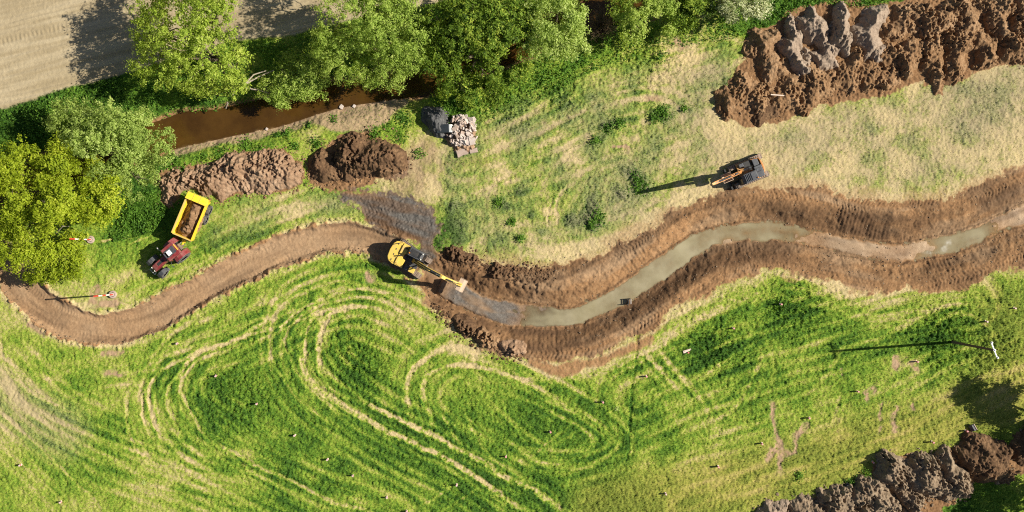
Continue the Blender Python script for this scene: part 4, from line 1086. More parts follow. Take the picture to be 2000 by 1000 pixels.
def tree(name, label, cat, base, lobes, n, size, mat, clump=0.75, trunk_r=0.3, seed=0, group=None, trunkmat=None, tintshift=0.0, droop=0.0, dead=(), spray=0.9):
    r = np.random.default_rng(seed + 900)
    bx, by, _ = at(*base)
    bz = ground_z(bx, by) - 0.1
    root = tag(empty(name, (bx, by, bz)), label, cat, group)
    LB = []
    for (px, py, z, rx, ry, rz) in lobes:
        x, y, _ = at(px, py, z); k = (H - z) / H / S
        LB.append((np.array([x - bx, y - by, z - bz]), np.array([rx * k, ry * k, rz])))
    vol = np.array([np.prod(b[1]) ** 0.72 for b in LB]); vol /= vol.sum()
    P, N, T = [], [], []
    tips = []
    for (c, rad), w in zip(LB, vol):
        nl = int(n * w)
        nc = max(10, int(nl / 42))
        nb = max(6, int(12 * np.prod(rad[:2]) / 8))
        db = r.normal(0, 1, (nb, 3)); db[:, 2] = np.abs(db[:, 2]) * 0.8 - 0.2; db /= np.linalg.norm(db, axis=1)[:, None]
        cb = db * (r.uniform(0.35, 0.95, nb) ** 0.6)[:, None]; tb = r.normal(0, 0.10, nb); sb_ = r.uniform(.32, .56, nb)
        kb = r.integers(0, nb, nc)
        e_ = r.normal(0, 1, (nc, 3)); e_[:, 2] = np.abs(e_[:, 2]) * .8 - .3; e_ /= np.linalg.norm(e_, axis=1)[:, None]
        u_ = cb[kb] + e_ * (sb_[kb] * r.uniform(.3, 1.1, nc) ** .6)[:, None]
        f = np.linalg.norm(u_, axis=1); d = u_ / (f[:, None] + 1e-6)
        C = c + u_ * rad
        ct = tb[kb] + r.normal(0, 0.08, nc); cr = clump * r.uniform(0.35, 1.15, nc)
        k = r.integers(0, nc, nl)
        off = r.normal(0, 1, (nl, 3)); off /= np.linalg.norm(off, axis=1)[:, None]
        off *= (r.uniform(0, 1, nl) ** 0.45)[:, None] * cr[k][:, None]
        off[:, 2] *= 0.7
        if spray: off += (d * np.array([1, 1, .35]))[k] * (cr[k] * spray * r.uniform(-.6, 1.3, nl))[:, None]
        if droop: off[:, 2] -= droop * r.uniform(0, 1, nl) * np.linalg.norm(off[:, :2], axis=1)
        p = C[k] + off
        nn = off / (cr[k][:, None] + 1e-6) * 0.8 + d[k] * 0.4 + r.normal(0, 0.55, (nl, 3)) + np.array([0, 0, 0.55])
        P.append(p); N.append(nn); T.append(0.5 + tintshift + ct[k] + r.normal(0, 0.17, nl))
        o = np.argsort(-f)[:max(3, nc // 6)]
        tips += [C[i] for i in o]
    P = np.concatenate(P); N = np.concatenate(N); T = np.concatenate(T)
    hmax = max(c[2] for c, _ in LB)
    cen = np.mean([c for c, _ in LB], 0)
    fork = np.array([cen[0] * 0.35, cen[1] * 0.35, max(0.8, hmax * 0.32)])
    segs = [((0, 0, -0.3), fork * 0.5, trunk_r * 1.25, trunk_r), (fork * 0.5, fork, trunk_r, trunk_r * 0.8)]
    for c, rad in LB:
        mid = fork + (c - fork) * 0.55 + r.normal(0, 0.25, 3)
        segs += [(fork, mid, trunk_r * 0.55, trunk_r * 0.34), (mid, c, trunk_r * 0.34, trunk_r * 0.2)]
        near = sorted(tips, key=lambda q: np.linalg.norm(q - c))[:9]
        for q in near:
            st = mid if r.random() < 0.4 else c
            m2 = (st + q) / 2 + r.normal(0, 0.2, 3)
            segs += [(st, m2, trunk_r * 0.17, trunk_r * 0.1), (m2, q, trunk_r * 0.1, 0.015)]
    limb_mesh(segs, "trunk", trunkmat or M['bark'], root)
    leaves("crown", P, N, size * r.uniform(0.5, 1.1, len(P)) ** 1.3 * r.choice([.8, 1.0, 1.5], len(P), p=[.4, .45, .15]), T, mat, root)
    if dead:
        for pts in dead:
            ds = []
            q = [np.array(at(a, b, z)) - np.array([bx, by, bz]) for a, b, z in pts]
            for i, (a, b) in enumerate(zip(q[:-1], q[1:])):
                k = 1 - i / len(q)
                ds.append((a, b, 0.10 * k + 0.02, 0.10 * (k - 1 / len(q)) + 0.02))
            limb_mesh(ds, "dead_branch", M['bark_pale'], root)
    return root

g_t = "trees along the old river"
tree("willow_tree", "tall yellow green willow leaning over the tilled field and casting a large shadow on it", "tree", (452,130),
     [(345,55,7.5,72,62,3.0),(415,45,7.8,45,45,2.5),(385,-15,8,75,45,3),(320,120,5.5,50,48,2.4),(395,125,6.2,62,45,2.6),(445,165,4.2,38,30,1.8),(462,104,4.6,20,20,1.2),(420,185,3.2,45,18,1.2),(310,60,6,35,55,2)],
     46000, 0.135, L['willow'], 0.62, 0.36, 1, g_t, droop=0.5,
     dead=[[(478,165,2.5),(466,150,3.5),(462,128,4.6),(470,112,5.2)],[(478,165,2.5),(495,146,2.4),(520,138,2.2)],[(478,165,2.5),(505,150,1.6),(535,137,1.2)],[(475,170,2.2),(460,172,2.0),(455,185,1.6)],[(480,172,1.6),(505,176,1.0),(525,182,.6)],[(445,200,2.0),(441,212,1.4)]])
tree("river_shrub", "low green shrub hanging over the brown river between two tall trees", "shrub", (575,165),
     [(560,165,2.6,48,28,1.5),(595,148,2.8,40,38,1.6),(540,192,2.2,30,16,1.0),(612,168,2.2,34,20,1.1),(575,190,2.0,30,14,.9),(535,205,1.6,14,12,.6)], 14000, 0.14, L['pale'], 0.6, 0.14, 2, g_t)
tree("river_tree", "broad domed pale green tree with its crown over the river bank", "tree", (745,105),
     [(710,35,8,72,58,3.2),(765,75,7.6,58,55,2.9),(675,105,6.2,58,48,2.6),(738,128,5.6,62,42,2.4),(796,105,6,34,34,2),(650,60,6.2,34,45,2.2),(700,-25,8,60,40,3),(760,20,7.5,45,45,2.6),(752,158,4.4,34,18,1.4)],
     52000, 0.125, L['pale'], 0.58, 0.38, 3, g_t, droop=0.2)
tree("dense_tree", "dense dark tree speckled with yellow green leaves left of the pale sage tree", "tree", (935,115),
     [(895,55,6,58,55,2.7),(955,65,6.2,58,58,2.7),(868,112,5,42,48,2.2),(900,165,3.8,44,34,1.8),(975,130,4.6,52,42,2.2),(1000,40,5.6,40,55,2.4),(858,40,5,40,34,2),(950,180,3,40,22,1.3),(925,5,6,60,35,2.5)],
     52000, 0.15, L['dense'], 0.55, 0.34, 4, g_t)
tree("sage_tree", "pale sage tree with greyish leaves beside the bare brown shrub", "tree", (1086,72),
     [(1080,38,6.4,58,52,2.7),(1062,92,4.8,48,28,1.8),(1115,72,4.8,32,38,1.8),(1040,50,5,30,40,1.8),(1090,-10,6,50,30,2.2)], 26000, 0.135, L['sage'], 0.6, 0.3, 5, g_t)
tree("young_tree", "small yellow green tree right of the bare brown shrub", "tree", (1258,50),
     [(1248,20,4.8,42,38,2.2),(1236,66,3.4,26,16,1.2),(1290,32,4.6,34,36,2),(1270,-10,5,40,25,2)], 17000, 0.135, L['pale'], 0.55, 0.22, 6, g_t, tintshift=.08)
tree("shaded_tree", "dark green tree half hidden between the small tree and the white blossoming one", "tree", (1345,30),
     [(1335,12,4.2,38,30,1.9),(1365,28,3.2,32,22,1.5),(1350,-20,4.6,45,25,2),(1320,50,2.4,22,16,1)], 15000, 0.14, L['dense'], 0.55, 0.22, 7, g_t, tintshift=-.08)
tree("blossom_tree", "hawthorn covered in white blossom at the top edge beside the green verge", "tree", (1425,25),
     [(1400,22,3.8,32,24,1.5),(1442,8,4.4,48,32,1.9),(1485,6,3.4,24,18,1.2),(1430,-25,4.5,55,25,2)], 19000, 0.12, L['blossom'], 0.5, 0.2, 8, g_t)
tree("round_tree", "rounded pale green tree between the lime tree and the end of the river", "tree", (240,292),
     [(160,240,5.2,58,42,2.4),(232,245,6,62,44,2.7),(285,268,4.8,44,42,2.2),(218,302,5.2,64,44,2.5),(130,228,4,45,25,1.7),(262,345,3.6,40,36,1.8),(298,315,3.2,28,40,1.5),(190,270,6,60,45,2.7)],
     50000, 0.13, L['sage'], 0.55, 0.34, 9, g_t, tintshift=-.12)
tree("lime_tree", "large bright yellow green tree at the left edge above the range poles", "tree", (150,398),
     [(38,315,6.5,48,42,2.5),(108,328,7,46,40,2.6),(25,385,7,46,48,2.8),(112,398,7.6,52,42,3.0),(188,392,6,46,40,2.4),(58,442,6.0,50,32,2.2),(165,345,5.6,38,32,2.2),(205,425,4.4,30,24,1.6),(-20,340,6,40,40,2.2)],
     58000, 0.15, L['lime'], 0.6, 0.42, 10, g_t, dead=[[(110,455,3.0),(118,446,4),(122,442,4.5),(135,442,4.6)]])
tree("lime_tree", "lower yellow green tree shading the left end of the soil track", "tree", (112,500),
     [(50,490,4.6,58,32,2.0),(112,500,3.8,44,34,1.7),(85,528,3.0,46,18,1.3),(150,475,3.2,30,20,1.2),(130,530,2.4,34,16,1.0),(0,475,5,40,30,2)], 21000, 0.15, L['lime'], 0.58, 0.26, 11, g_t, tintshift=-.05)
tree("field_tree", "tree beyond the right edge of the picture shading the grass near the dark heap", "tree", (2062,815),
     [(2092,798,5,44,36,2),(2110,770,6,50,40,2.2),(2070,840,3.5,30,28,1.3)], 15000, 0.17, L['dense'], 0.6, 0.25, 12, None)
tree("field_tree", "tree beyond the lower right corner throwing dark bands on the grass", "tree", (2085,980),
     [(2120,960,5,46,34,2),(2160,1000,7,60,40,2.5),(2090,1030,6,60,30,2)], 15000, 0.17, L['dense'], 0.6, 0.25, 13, None)

# bare shrub
x, y, _ = at(1172, 58)
root = tag(empty("bare_shrub", (x, y, ground_z(x, y))), "bare brown twiggy shrub between the pale sage tree and the small green tree", "shrub", g_t)
segs = []
for i in range(150):
    a = rng.uniform(0, 6.28); rr = rng.uniform(0.5, 2.5); hh = rng.uniform(1.0, 3.6)
    p = np.array([0, 0, 0.]); q = np.array([math.cos(a) * rr * .4, math.sin(a) * rr * .4 + .1, hh * .6]); e = np.array([math.cos(a) * rr * .85, math.sin(a) * rr * .95 + .3, hh])
    segs += [(p, q, .05, .03), (q, e, .03, .014)]
    for j in range(5):
        s0 = q + (e - q) * rng.uniform(0.1, 1); s1 = s0 + rng.normal(0, .3, 3) + (e - q) * .28
        segs.append((s0, s1, .016, .008))
limb_mesh(segs, "twigs", M['twig'], root, 4)

# ---------------------------------------------------------------- bank weeds, meadow grass
def pts_in(poly, n):
    W = np.array([at(*p)[:2] for p in poly]); lo, hi = W.min(0), W.max(0)
    q = rng.uniform(lo, hi, (n * 3, 2)); ins = np.zeros(len(q), bool)
    for a, b in zip(W, np.roll(W, -1, 0)):
        if a[1] == b[1]: continue
        c = (a[1] > q[:, 1]) != (b[1] > q[:, 1])
        ins ^= c & (q[:, 0] < (b[0] - a[0]) * (q[:, 1] - a[1]) / (b[1] - a[1]) + a[0])
    return q[ins][:n]
verge = [(-80,232),(0,215),(66,199),(142,176),(215,156),(274,139),(444,87),(553,76),(622,61),(774,26),(876,4),(960,-20),(1400,-60),(1740,-40),(1730,8),(1690,16),(1640,14),(1600,4),(1560,22),(1520,42),(1470,62),(1420,80),(1330,92),(1290,86),(1250,112),(1190,126),(1130,152),(1085,186),(1010,200),(960,207),(900,206),(845,196),(828,176),(790,140),(740,158),(660,166),(560,188),(480,208),(420,220),(360,224),(325,238),(250,258),(150,288),(40,328),(-80,365)]
q1 = pts_in(verge, 42000)
q1 = q1[np.clip(0.75 + 0.8 * fbm(q1[:, 0], q1[:, 1], 1.6, 3, 701), 0, 1) > rng.uniform(0, 1, len(q1))]
q2 = pts_in([(238,372),(262,380),(300,372),(312,392),(330,408),(322,425),(300,452),(270,462),(225,472),(214,450),(240,420)], 4200)
extra = []
for a, b, r_, k in ((430,298,16,260),(480,282,15,230),(505,292,9,120),(398,306,10,120),(340,318,12,160),(355,330,9,100),(540,262,6,60),(560,258,9,90),(600,242,8,80),(620,280,12,150),(575,285,9,100),(650,232,8,60),(730,262,12,150),(755,248,10,120),(790,232,16,260),(780,268,13,170),(820,300,9,80),(1292,222,15,320),(1278,232,8,110),(1336,213,6,70),(1250,364,17,340),(1242,345,10,120),(1187,250,10,130),(1165,276,8,100),(1210,240,10,130),(1155,440,9,120),(1170,425,14,220),(1000,432,8,100),(1017,465,7,90),(975,395,9,110),(870,215,20,300),(900,215,25,300),(960,200,25,250),(1520,598,16,200),(1290,110,12,100),(1660,945,12,150),(1690,925,10,120),(1560,930,9,90)):
    c = np.array(at(a, b)[:2]); extra.append(c + rng.normal(0, r_ / S * 0.55, (k, 2)))
q3 = np.concatenate(extra)
q = np.concatenate([q1, q2, q3])
inb = (sample(sd_c, q[:, 0], q[:, 1]) < -0.3) & (sample(sd_r, q[:, 0], q[:, 1]) < -0.25)
q = q[inb]
hump = np.clip(0.35 + 0.55 * fbm(q[:, 0], q[:, 1], 1.9, 2, 720), 0.05, 1.0) * 0.75
P = np.concatenate([q, (sample(Z, q[:, 0], q[:, 1]) + rng.uniform(0.05, 1.0, len(q)) * hump)[:, None]], 1)
N = rng.normal(0, 0.6, P.shape) + np.array([0, 0, 0.8])
tn = 0.48 + 0.28 * fbm(q[:, 0], q[:, 1], 1.2, 3, 730) + rng.normal(0, 0.15, len(q))
o = leaves("undergrowth", P, N, rng.uniform(0.07, 0.17, len(P)), tn, L['weed'])
tag(o, "lush green weeds and nettles along the river and in tufts on the pasture", "undergrowth", kind='stuff')

def grass_blades(n):
    q = np.stack([rng.uniform(-61, 61, n), rng.uniform(-31, 31, n)], 1)
    gm = sample(grass_m, q[:, 0], q[:, 1]); g0 = sample(G, q[:, 0], q[:, 1]); tl = sample(tall, q[:, 0], q[:, 1])
    keep = (gm > 0.25) & (rng.uniform(0, 1, n) < gm * (0.45 + 0.45 * np.clip(g0, 0, 1) + 0.3 * tl)) & (sample(sd_b, q[:, 0], q[:, 1]) < -0.5) & (sample(sd_r, q[:, 0], q[:, 1]) < -0.3)
    q = q[keep]; g0 = g0[keep]; tl = tl[keep]; n = len(q)
    z = sample(Z, q[:, 0], q[:, 1]) - 0.02
    h = rng.uniform(0.08, 0.17, n) * (0.75 + 0.8 * np.clip(g0, 0, 1) + 0.9 * tl)
    lean = rng.uniform(0.2, 1.1, n); a = rng.uniform(0, 6.28, n); w = rng.uniform(0.02, 0.045, n)
    b0 = np.stack([q[:, 0], q[:, 1], z], 1)
    pa = np.stack([-np.sin(a), np.cos(a), np.zeros(n)], 1) * w[:, None]
    tip = b0 + np.stack([np.cos(a) * np.sin(lean) * h, np.sin(a) * np.sin(lean) * h, np.cos(lean) * h], 1)
    V = np.stack([b0 - pa, b0 + pa, tip], 1).reshape(-1, 3)
    me = raw_mesh("grass", V, np.arange(3 * n).reshape(n, 3))
    t = np.clip(g0 + rng.normal(0, 0.17, n), 0, 1)
    at_ = me.attributes.new("tint", 'FLOAT', 'POINT'); at_.data.foreach_set("value", np.repeat(t, 3).astype(np.float32))
    at_ = me.attributes.new("olive", 'FLOAT', 'POINT'); at_.data.foreach_set("value", np.repeat(sample(olive, q[:, 0], q[:, 1]), 3).astype(np.float32))
    m, nt, out = new_mat("grass_blades")
    f = nd(nt, "ShaderNodeAttribute", attribute_name="tint").outputs['Fac']
    ol = nd(nt, "ShaderNodeAttribute", attribute_name="olive").outputs['Fac']
    c = ramp_n(nt, f, GRASS)
    c = mix_c(nt, math_n(nt, 'MULTIPLY', ol, 0.75), c, mix_c(nt, f, (0.40, 0.33, 0.09), (0.16, 0.20, 0.025)))
    d = nd(nt, "ShaderNodeBsdfDiffuse"); t_ = nd(nt, "ShaderNodeBsdfTranslucent")
    nt.links.new(c, d.inputs[0]); nt.links.new(c, t_.inputs[0])
    mx = nd(nt, "ShaderNodeMixShader", Fac=0.3); nt.links.new(d.outputs[0], mx.inputs[1]); nt.links.new(t_.outputs[0], mx.inputs[2])
    nt.links.new(mx.outputs[0], out.inputs[0])
    return tag(link("grass", me, m), "blades of grass all over the meadow and pasture", "grass", kind='stuff')
grass_blades(520000)

# ---------------------------------------------------------------- machines
M['yellow'] = paint("yellow_machine_paint", (0.74, 0.49, 0.07), 0.45, 0.46, (0.36, 0.27, 0.15), coat=0.2)
M['yellow_t'] = paint("trailer_yellow_paint", (0.84, 0.56, 0.02), 0.45, 0.26, (0.42, 0.33, 0.18), coat=0.2)
M['yellow_w'] = paint("dusty_yellow_paint", (0.66, 0.45, 0.09), 0.55, 0.42, (0.42, 0.33, 0.22))
M['orange'] = paint("orange_machine_paint", (0.50, 0.19, 0.03), 0.45, 0.36, (0.40, 0.28, 0.18), coat=0.2)
M['orange_w'] = paint("faded_orange_paint", (0.60, 0.32, 0.10), 0.55, 0.35, (0.42, 0.32, 0.22))
M['red'] = paint("red_tractor_paint", (0.21, 0.018, 0.022), 0.45, 0.42, (0.26, 0.17, 0.13), coat=0.3)
M['charcoal'] = paint("charcoal_panels", (0.045, 0.048, 0.055), 0.5, 0.30, (0.17, 0.16, 0.155))
M['slate'] = paint("slate_grey_panels", (0.060, 0.063, 0.072), 0.45, 0.28, (0.16, 0.155, 0.15))
M['black'] = paint("black_rubber_steel", (0.018, 0.018, 0.019), 0.6, 0.22, (0.12, 0.10, 0.08))
M['tyre'] = paint("dusty_tyre", (0.055, 0.053, 0.051), 0.85, 0.62, (0.22, 0.20, 0.175), scale=1.3)
M['steel_dust'] = paint("muddy_track_steel", (0.16, 0.12, 0.09), 0.6, 0.55, (0.38, 0.26, 0.18), scale=1.1)
M['bucket'] = paint("mud_polished_steel", (0.42, 0.31, 0.22), 0.5, 0.35, (0.50, 0.36, 0.25), metal=0.0)
M['chrome'] = paint("cylinder_rod", (0.55, 0.55, 0.55), 0.22, 0.08, metal=0.9)
M['rim'] = paint("silver_rim", (0.50, 0.49, 0.47), 0.4, 0.25, (0.30, 0.26, 0.22))
M['glass'] = paint("tinted_glass", (0.012, 0.016, 0.019), 0.08, 0.05)
M['light'] = paint("lamp_lens", (0.75, 0.73, 0.66), 0.15, 0.05)
M['amber'] = paint("amber_lens", (0.8, 0.28, 0.02), 0.25, 0.05)
M['pink'] = paint("pink_marker_paint", (0.72, 0.10, 0.14), 0.6, 0.12, (0.5, 0.35, 0.3))
M['peg_white'] = paint('pinkish_white_peg', (0.62, 0.44, 0.41), 0.6, 0.1)
M['peg_pink'] = paint('rosy_peg_top', (0.62, 0.27, 0.27), 0.6, 0.12)
M['wood'] = paint("pale_timber", (0.66, 0.52, 0.42), 0.8, 0.22, (0.38, 0.28, 0.2))
M['pole_wood'] = paint("creosoted_timber", (0.085, 0.055, 0.038), 0.85, 0.3, (0.18, 0.14, 0.11))
M['galv'] = paint("galvanised_steel", (0.70, 0.72, 0.74), 0.4, 0.10, (0.4, 0.4, 0.4))
M['red_band'] = paint("red_band_paint", (0.62, 0.055, 0.03), 0.5, 0.12, (0.4, 0.2, 0.15))

def rotx(pts, a, ox, oz):
    c, s = math.cos(a), math.sin(a)
    return [(ox + (x - ox) * c - (z - oz) * s, oz + (x - ox) * s + (z - oz) * c) for x, z in pts]

def crawler(root, y, Lt, Ht, w, rot):
    """one crawler: belt with cleats, roller frame, sprocket and idler"""
    r = Ht / 2
    pts = [(Lt / 2 - r + r * math.sin(a), r + r * math.cos(a)) for a in np.linspace(0, math.pi, 9)] + [(-Lt / 2 + r - r * math.sin(a), r - r * math.cos(a)) for a in np.linspace(0, math.pi, 9)]
    b = MB(); b.prism(pts, y - w / 2, y + w / 2, 0.02)
    n = int((Lt - Ht) / 0.19)
    for i in range(n + 1):
        x = -(Lt - Ht) / 2 + (Lt - Ht) * i / n
        b.box((x, y, Ht + 0.015), (0.13, w + .02, 0.05), bev=0.01); b.box((x, y, 0.01), (0.06, w, 0.05), bev=0)
    for s in (-1, 1):
        for k in range(5):
            a = math.pi * (k + 0.5) / 5
            b.box((s * ((Lt - Ht) / 2 + (r + .01) * math.sin(a)), y, r + (r + .01) * math.cos(a)), (0.13, w + .02, 0.05), (0, s * a, 0), 0.01)
    t = b.build("track", M['steel_dust'], root); t.rotation_euler = (0, 0, rot)
    s = 1 if y > 0 else -1
    f = MB().box((0, y + s * (w / 2 + .012), r), (Lt - Ht * 1.15, 0.05, Ht * .5), bev=.02).build("track_frame", M['black'], t)
    for nm, x in (("sprocket", -(Lt - Ht) / 2), ("idler", (Lt - Ht) / 2)):
        MB().tube((x, y + s * (w / 2 - .02), r), (x, y + s * (w / 2 + .06), r), r * .68, n=16).build(nm, M['black'], t)
    return t

def cyl_pair(root, p0, p1, r, name="ram", frac=0.55, ys=(0.0,)):
    for yy in ys:
        a = Vector((p0[0], yy + p0[1], p0[2])); b = Vector((p1[0], yy + p1[1], p1[2])); m_ = a.lerp(b, frac)
        o = MB().tube(a, m_, r, n=12).build(name, M['black'], root)
        MB().tube(m_, b, r * .55, n=10).build("rod", M['chrome'], o)

def bucket(root, piv, w, y0, s=1.0, ang=0.0, mat=None):
    """curved shell of the digging bucket, side plates and teeth"""
    ox, oz = piv
    arc = [(-.18, .10), (.30, .12), (.62, -.10), (.78, -.45), (.70, -.85), (.40, -1.15), (-.02, -1.28)]
    arc = [(ox + a * s, oz + b * s) for a, b in arc]
    arc = rotx(arc, ang, ox, oz)
    b = MB(); th = 0.05
    for p, q in zip(arc[:-1], arc[1:]):
        d = Vector((q[0] - p[0], q[1] - p[1])).normalized(); nx, nz = -d.y * th, d.x * th
        b.prism([p, q, (q[0] - nx, q[1] - nz), (p[0] - nx, p[1] - nz)], y0 - w / 2, y0 + w / 2, 0)
    for s_ in (-1, 1): b.prism(arc, y0 + s_ * (w / 2 + .004), y0 + s_ * (w / 2 - .045), 0)
    o = b.build("bucket", mat or M['bucket'], root)
    for k in range(5):
        yy = y0 - w / 2 + w * (k + .5) / 5; e = arc[-1]; d = Vector((e[0] - arc[-2][0], 0, e[1] - arc[-2][1])).normalized()
        MB().tube(Vector((e[0], yy, e[1])), Vector((e[0], yy, e[1])) + d * .18 * s, .05 * s, .02 * s, 6).build("tooth", M['bucket'], o)
    return o

# --- yellow excavator, digging
x, y, _ = at(802, 505)
ex = tag(empty("excavator", (x, y, ground_z(x, y) - 0.05), R(-27)), "yellow crawler excavator digging the new channel with its bucket in the cut", "excavator")
for s in (1, -1): crawler(ex, s * 1.05, 4.35, .86, .58, R(-8))
MB().box((0, 0, .55), (2.3, 1.6, .42), bev=.06).tube((0, 0, .7), (0, 0, 1.06), .75, n=28).build("undercarriage", M['black'], ex)
# house: plan outline of the deck
deck = [(1.05,-1.28),(1.05,1.28),(-1.3,1.28),(-1.85,1.12),(-2.08,.75),(-2.16,0),(-2.08,-.75),(-1.85,-1.12),(-1.3,-1.28)]
MB().prism(deck, 1.02, 1.16, .02, 'XY').build("deck", M['charcoal'], ex)
cw = [(-1.15,-1.27),(-1.15,1.27),(-1.38,1.27),(-1.9,1.10),(-2.12,.75),(-2.2,0),(-2.12,-.75),(-1.9,-1.10),(-1.38,-1.27)]
c_ = MB().prism(cw, 1.165, 2.02, .07, 'XY').build("counterweight", M['yellow'], ex)
hood = [(-1.14,-1.24),(-1.14,1.24),(-.46,1.22),(-.46,.25),(-.62,.22),(-.62,-.28),(-.30,-.34),(-.30,-1.24)]
h_ = MB().prism(hood, 1.165, 2.12, .05, 'XY').build("engine_hood", M['yellow'], ex)
MB().box((-.98, .55, 2.17), (.30, .95, .08), bev=.03).build("vent_panel", M['yellow_w'], h_)
MB().box((-1.0, -.7, 2.16), (.26, .6, .07), bev=.03).build("hatch", M['yellow_w'], h_)
MB().tube((-.9, -.1, 2.0), (-.9, -.1, 2.62), .07, n=12).build("exhaust", M['black'], h_)
MB().tube((-.62, .85, 2.1), (-.62, .85, 2.38), .10, n=12).build("air_intake", M['black'], h_)
for yy in (-.9, -.3, .3, .9): MB().box((-1.62, yy, 2.035), (.10, .16, .05), bev=.01).build("lifting_eye", M['charcoal'], c_)
for p in ([(-.4,-1.2,2.12),(-.4,-1.2,2.5),(-1.9,-1.0,2.45),(-1.9,-1.0,2.03)], [(-1.3,1.2,2.05),(-1.3,1.2,2.45),(-2.05,.6,2.45),(-2.05,.6,2.03)]):
    MB().path(p, .022).build("handrail", M['black'], ex)
# right hand tank with steps, dark walkway
MB().box((.74, -1.0, 1.46), (.62, .52, .60), bev=.05).build("tool_box", M['yellow'], ex)
MB().box((.15, -.98, 1.36), (.52, .54, .40), bev=.03).box((.15, -.98, 1.575), (.40, .42, .02), bev=.005).build("walkway", M['charcoal'], ex)
MB().box((-.55, -.03, 1.45), (.4, .42, .55), bev=.04).build("pump_cover", M['charcoal'], ex)
# cab
cabp = [(-.35,1.165),(1.30,1.165),(1.48,1.75),(1.28,2.62),(1.05,2.86),(-.25,2.90),(-.38,2.6)]
cab = MB().prism(cabp, .32, 1.26, .06).build("cab", M['charcoal'], ex)
MB().box((.32, .79, 2.905), (.85, .68, .05), bev=.02).build("roof_panel", M['black'], cab)
MB().box((.86, .79, 2.89), (.30, .60, .045), bev=.015).build("roof_window", M['glass'], cab)
MB().prism([(1.505,1.75),(1.305,2.60),(1.29,2.60),(1.49,1.75)], .42, 1.16, 0).build("front_window", M['glass'], cab)
for s in (.315, 1.262): MB().prism([(-.2,1.75),(1.2,1.75),(1.12,2.55),(-.2,2.6)], s - .006, s + .006, 0).build("side_window", M['glass'], cab)
MB().tube((-.15, .6, 2.9), (-.15, .6, 3.08), .06, n=12).build("beacon", M['amber'], cab)
for yy in (.5, 1.08): MB().box((1.16, yy, 2.93), (.10, .14, .11), bev=.02).build("work_light", M['light'], cab)
MB().path([(1.35, 1.30, 1.9), (1.55, 1.48, 2.1)], .02).box((1.56, 1.5, 2.2), (.05, .2, .32), bev=.02).build("mirror", M['black'], ex)
for o in list(ex.children):
    if not o.name.startswith(("track", "undercarriage")): o.scale = (1.10, 1.08, 1.03)
# boom, stick, bucket
bm_p = [(.38,1.62),(.52,1.95),(1.75,4.15),(2.25,4.72),(2.75,5.02),(4.50,5.42),(4.72,5.30),(4.68,5.02),(4.45,4.92),(2.95,4.42),(2.55,4.15),(2.25,3.75),(.95,1.62),(.6,1.42)]
boom = MB().prism(bm_p, -.21, .21, .025).build("boom", M['yellow'], ex)
for s in (-1, 1):
    MB().path([(.7, s*.12, 2.35), (1.72, s*.12, 4.2), (2.6, s*.12, 5.03), (4.3, s*.12, 5.44)], .05, 8).build("hose", M['black'], boom)
MB().box((3.3, 0, 5.19), (.55, .30, .08), (0, R(-13), 0), .02).build("cylinder_bracket", M['charcoal'], boom)
cyl_pair(boom, (1.15, 0, 1.32), (2.35, 0, 4.22), .085, ys=(-.30, .30))
st_p = [(4.18,5.72),(4.42,5.80),(4.86,5.30),(6.42,2.45),(6.35,2.22),(6.12,2.22),(4.40,4.80),(4.25,5.2)]
stick = MB().prism(st_p, -.17, .17, .025).build("stick", M['yellow_w'], ex)
cyl_pair(stick, (3.05, 0, 5.32), (4.28, 0, 5.74), .075, "arm_ram")
cyl_pair(stick, (4.98, 0, 5.42), (6.32, 0, 3.25), .065, "bucket_ram")
MB().box((6.48, .12, 2.75), (.14, .06, .95), (0, R(-16), 0), .02).box((6.48, -.12, 2.75), (.14, .06, .95), (0, R(-16), 0), .02).build("linkage", M['yellow'], stick)
MB().box((6.42, 0, 2.24), (.55, .40, .22), (0, R(8), 0), .04).build("quick_hitch", M['yellow_w'], stick)
bucket(ex, (6.38, 2.05), 1.48, 0, 1.0, R(-6))

# --- orange and dark grey excavator, parked
x, y, _ = at(1460, 335)
e2 = tag(empty("excavator", (x, y, ground_z(x, y) - 0.04), R(202.7)), "dark grey and orange excavator parked on the straw coloured grass with its arm folded high", "excavator")
for s in (1, -1): crawler(e2, s * .93, 3.5, .72, .5, 0)
MB().box((0, 0, .48), (1.9, 1.4, .36), bev=.06).tube((0, 0, .6), (0, 0, .92), .62, n=28).build("undercarriage", M['black'], e2)
# dozer blade at the front
MB().prism([(2.05,.08),(2.12,.08),(2.0,.42),(2.1,.62),(2.03,.62),(1.92,.42)], -1.1, 1.1, 0).box((1.45, .5, .3), (1.0, .12, .14), bev=.02).box((1.45, -.5, .3), (1.0, .12, .14), bev=.02).build("dozer_blade", M['black'], e2)
dk = [(1.0,-1.08),(1.0,1.08),(-.7,1.08),(-1.1,.85),(-1.28,.4),(-1.32,0),(-1.28,-.4),(-1.1,-.85),(-.7,-1.08)]
MB().prism(dk, .88, 1.02, .02, 'XY').build("deck", M['orange_w'], e2)
cw2 = [(-.92,-1.06),(-.92,1.06),(-.75,1.12),(-1.14,.88),(-1.33,.42),(-1.37,0),(-1.33,-.42),(-1.14,-.88),(-.75,-1.12)]
MB().prism([(-1.10,-.90),(-1.10,.90),(-1.15,.86),(-1.30,.42),(-1.34,0),(-1.30,-.42),(-1.15,-.86)], 1.03, 1.58, .05, 'XY').build("counterweight", M['orange'], e2)
hd = MB().prism([(-1.08,-.2),(-1.08,.92),(-.9,1.0),(-.35,1.0),(-.35,-.2)], 1.03, 1.80, .05, 'XY').build("engine_hood", M['slate'], e2)
MB().box((-.66, .40, 1.815), (.40, .05, .03), bev=.01).box((-.66, .05, 1.815), (.40, .03, .03), bev=.01).build("seam_strip", M['black'], hd)
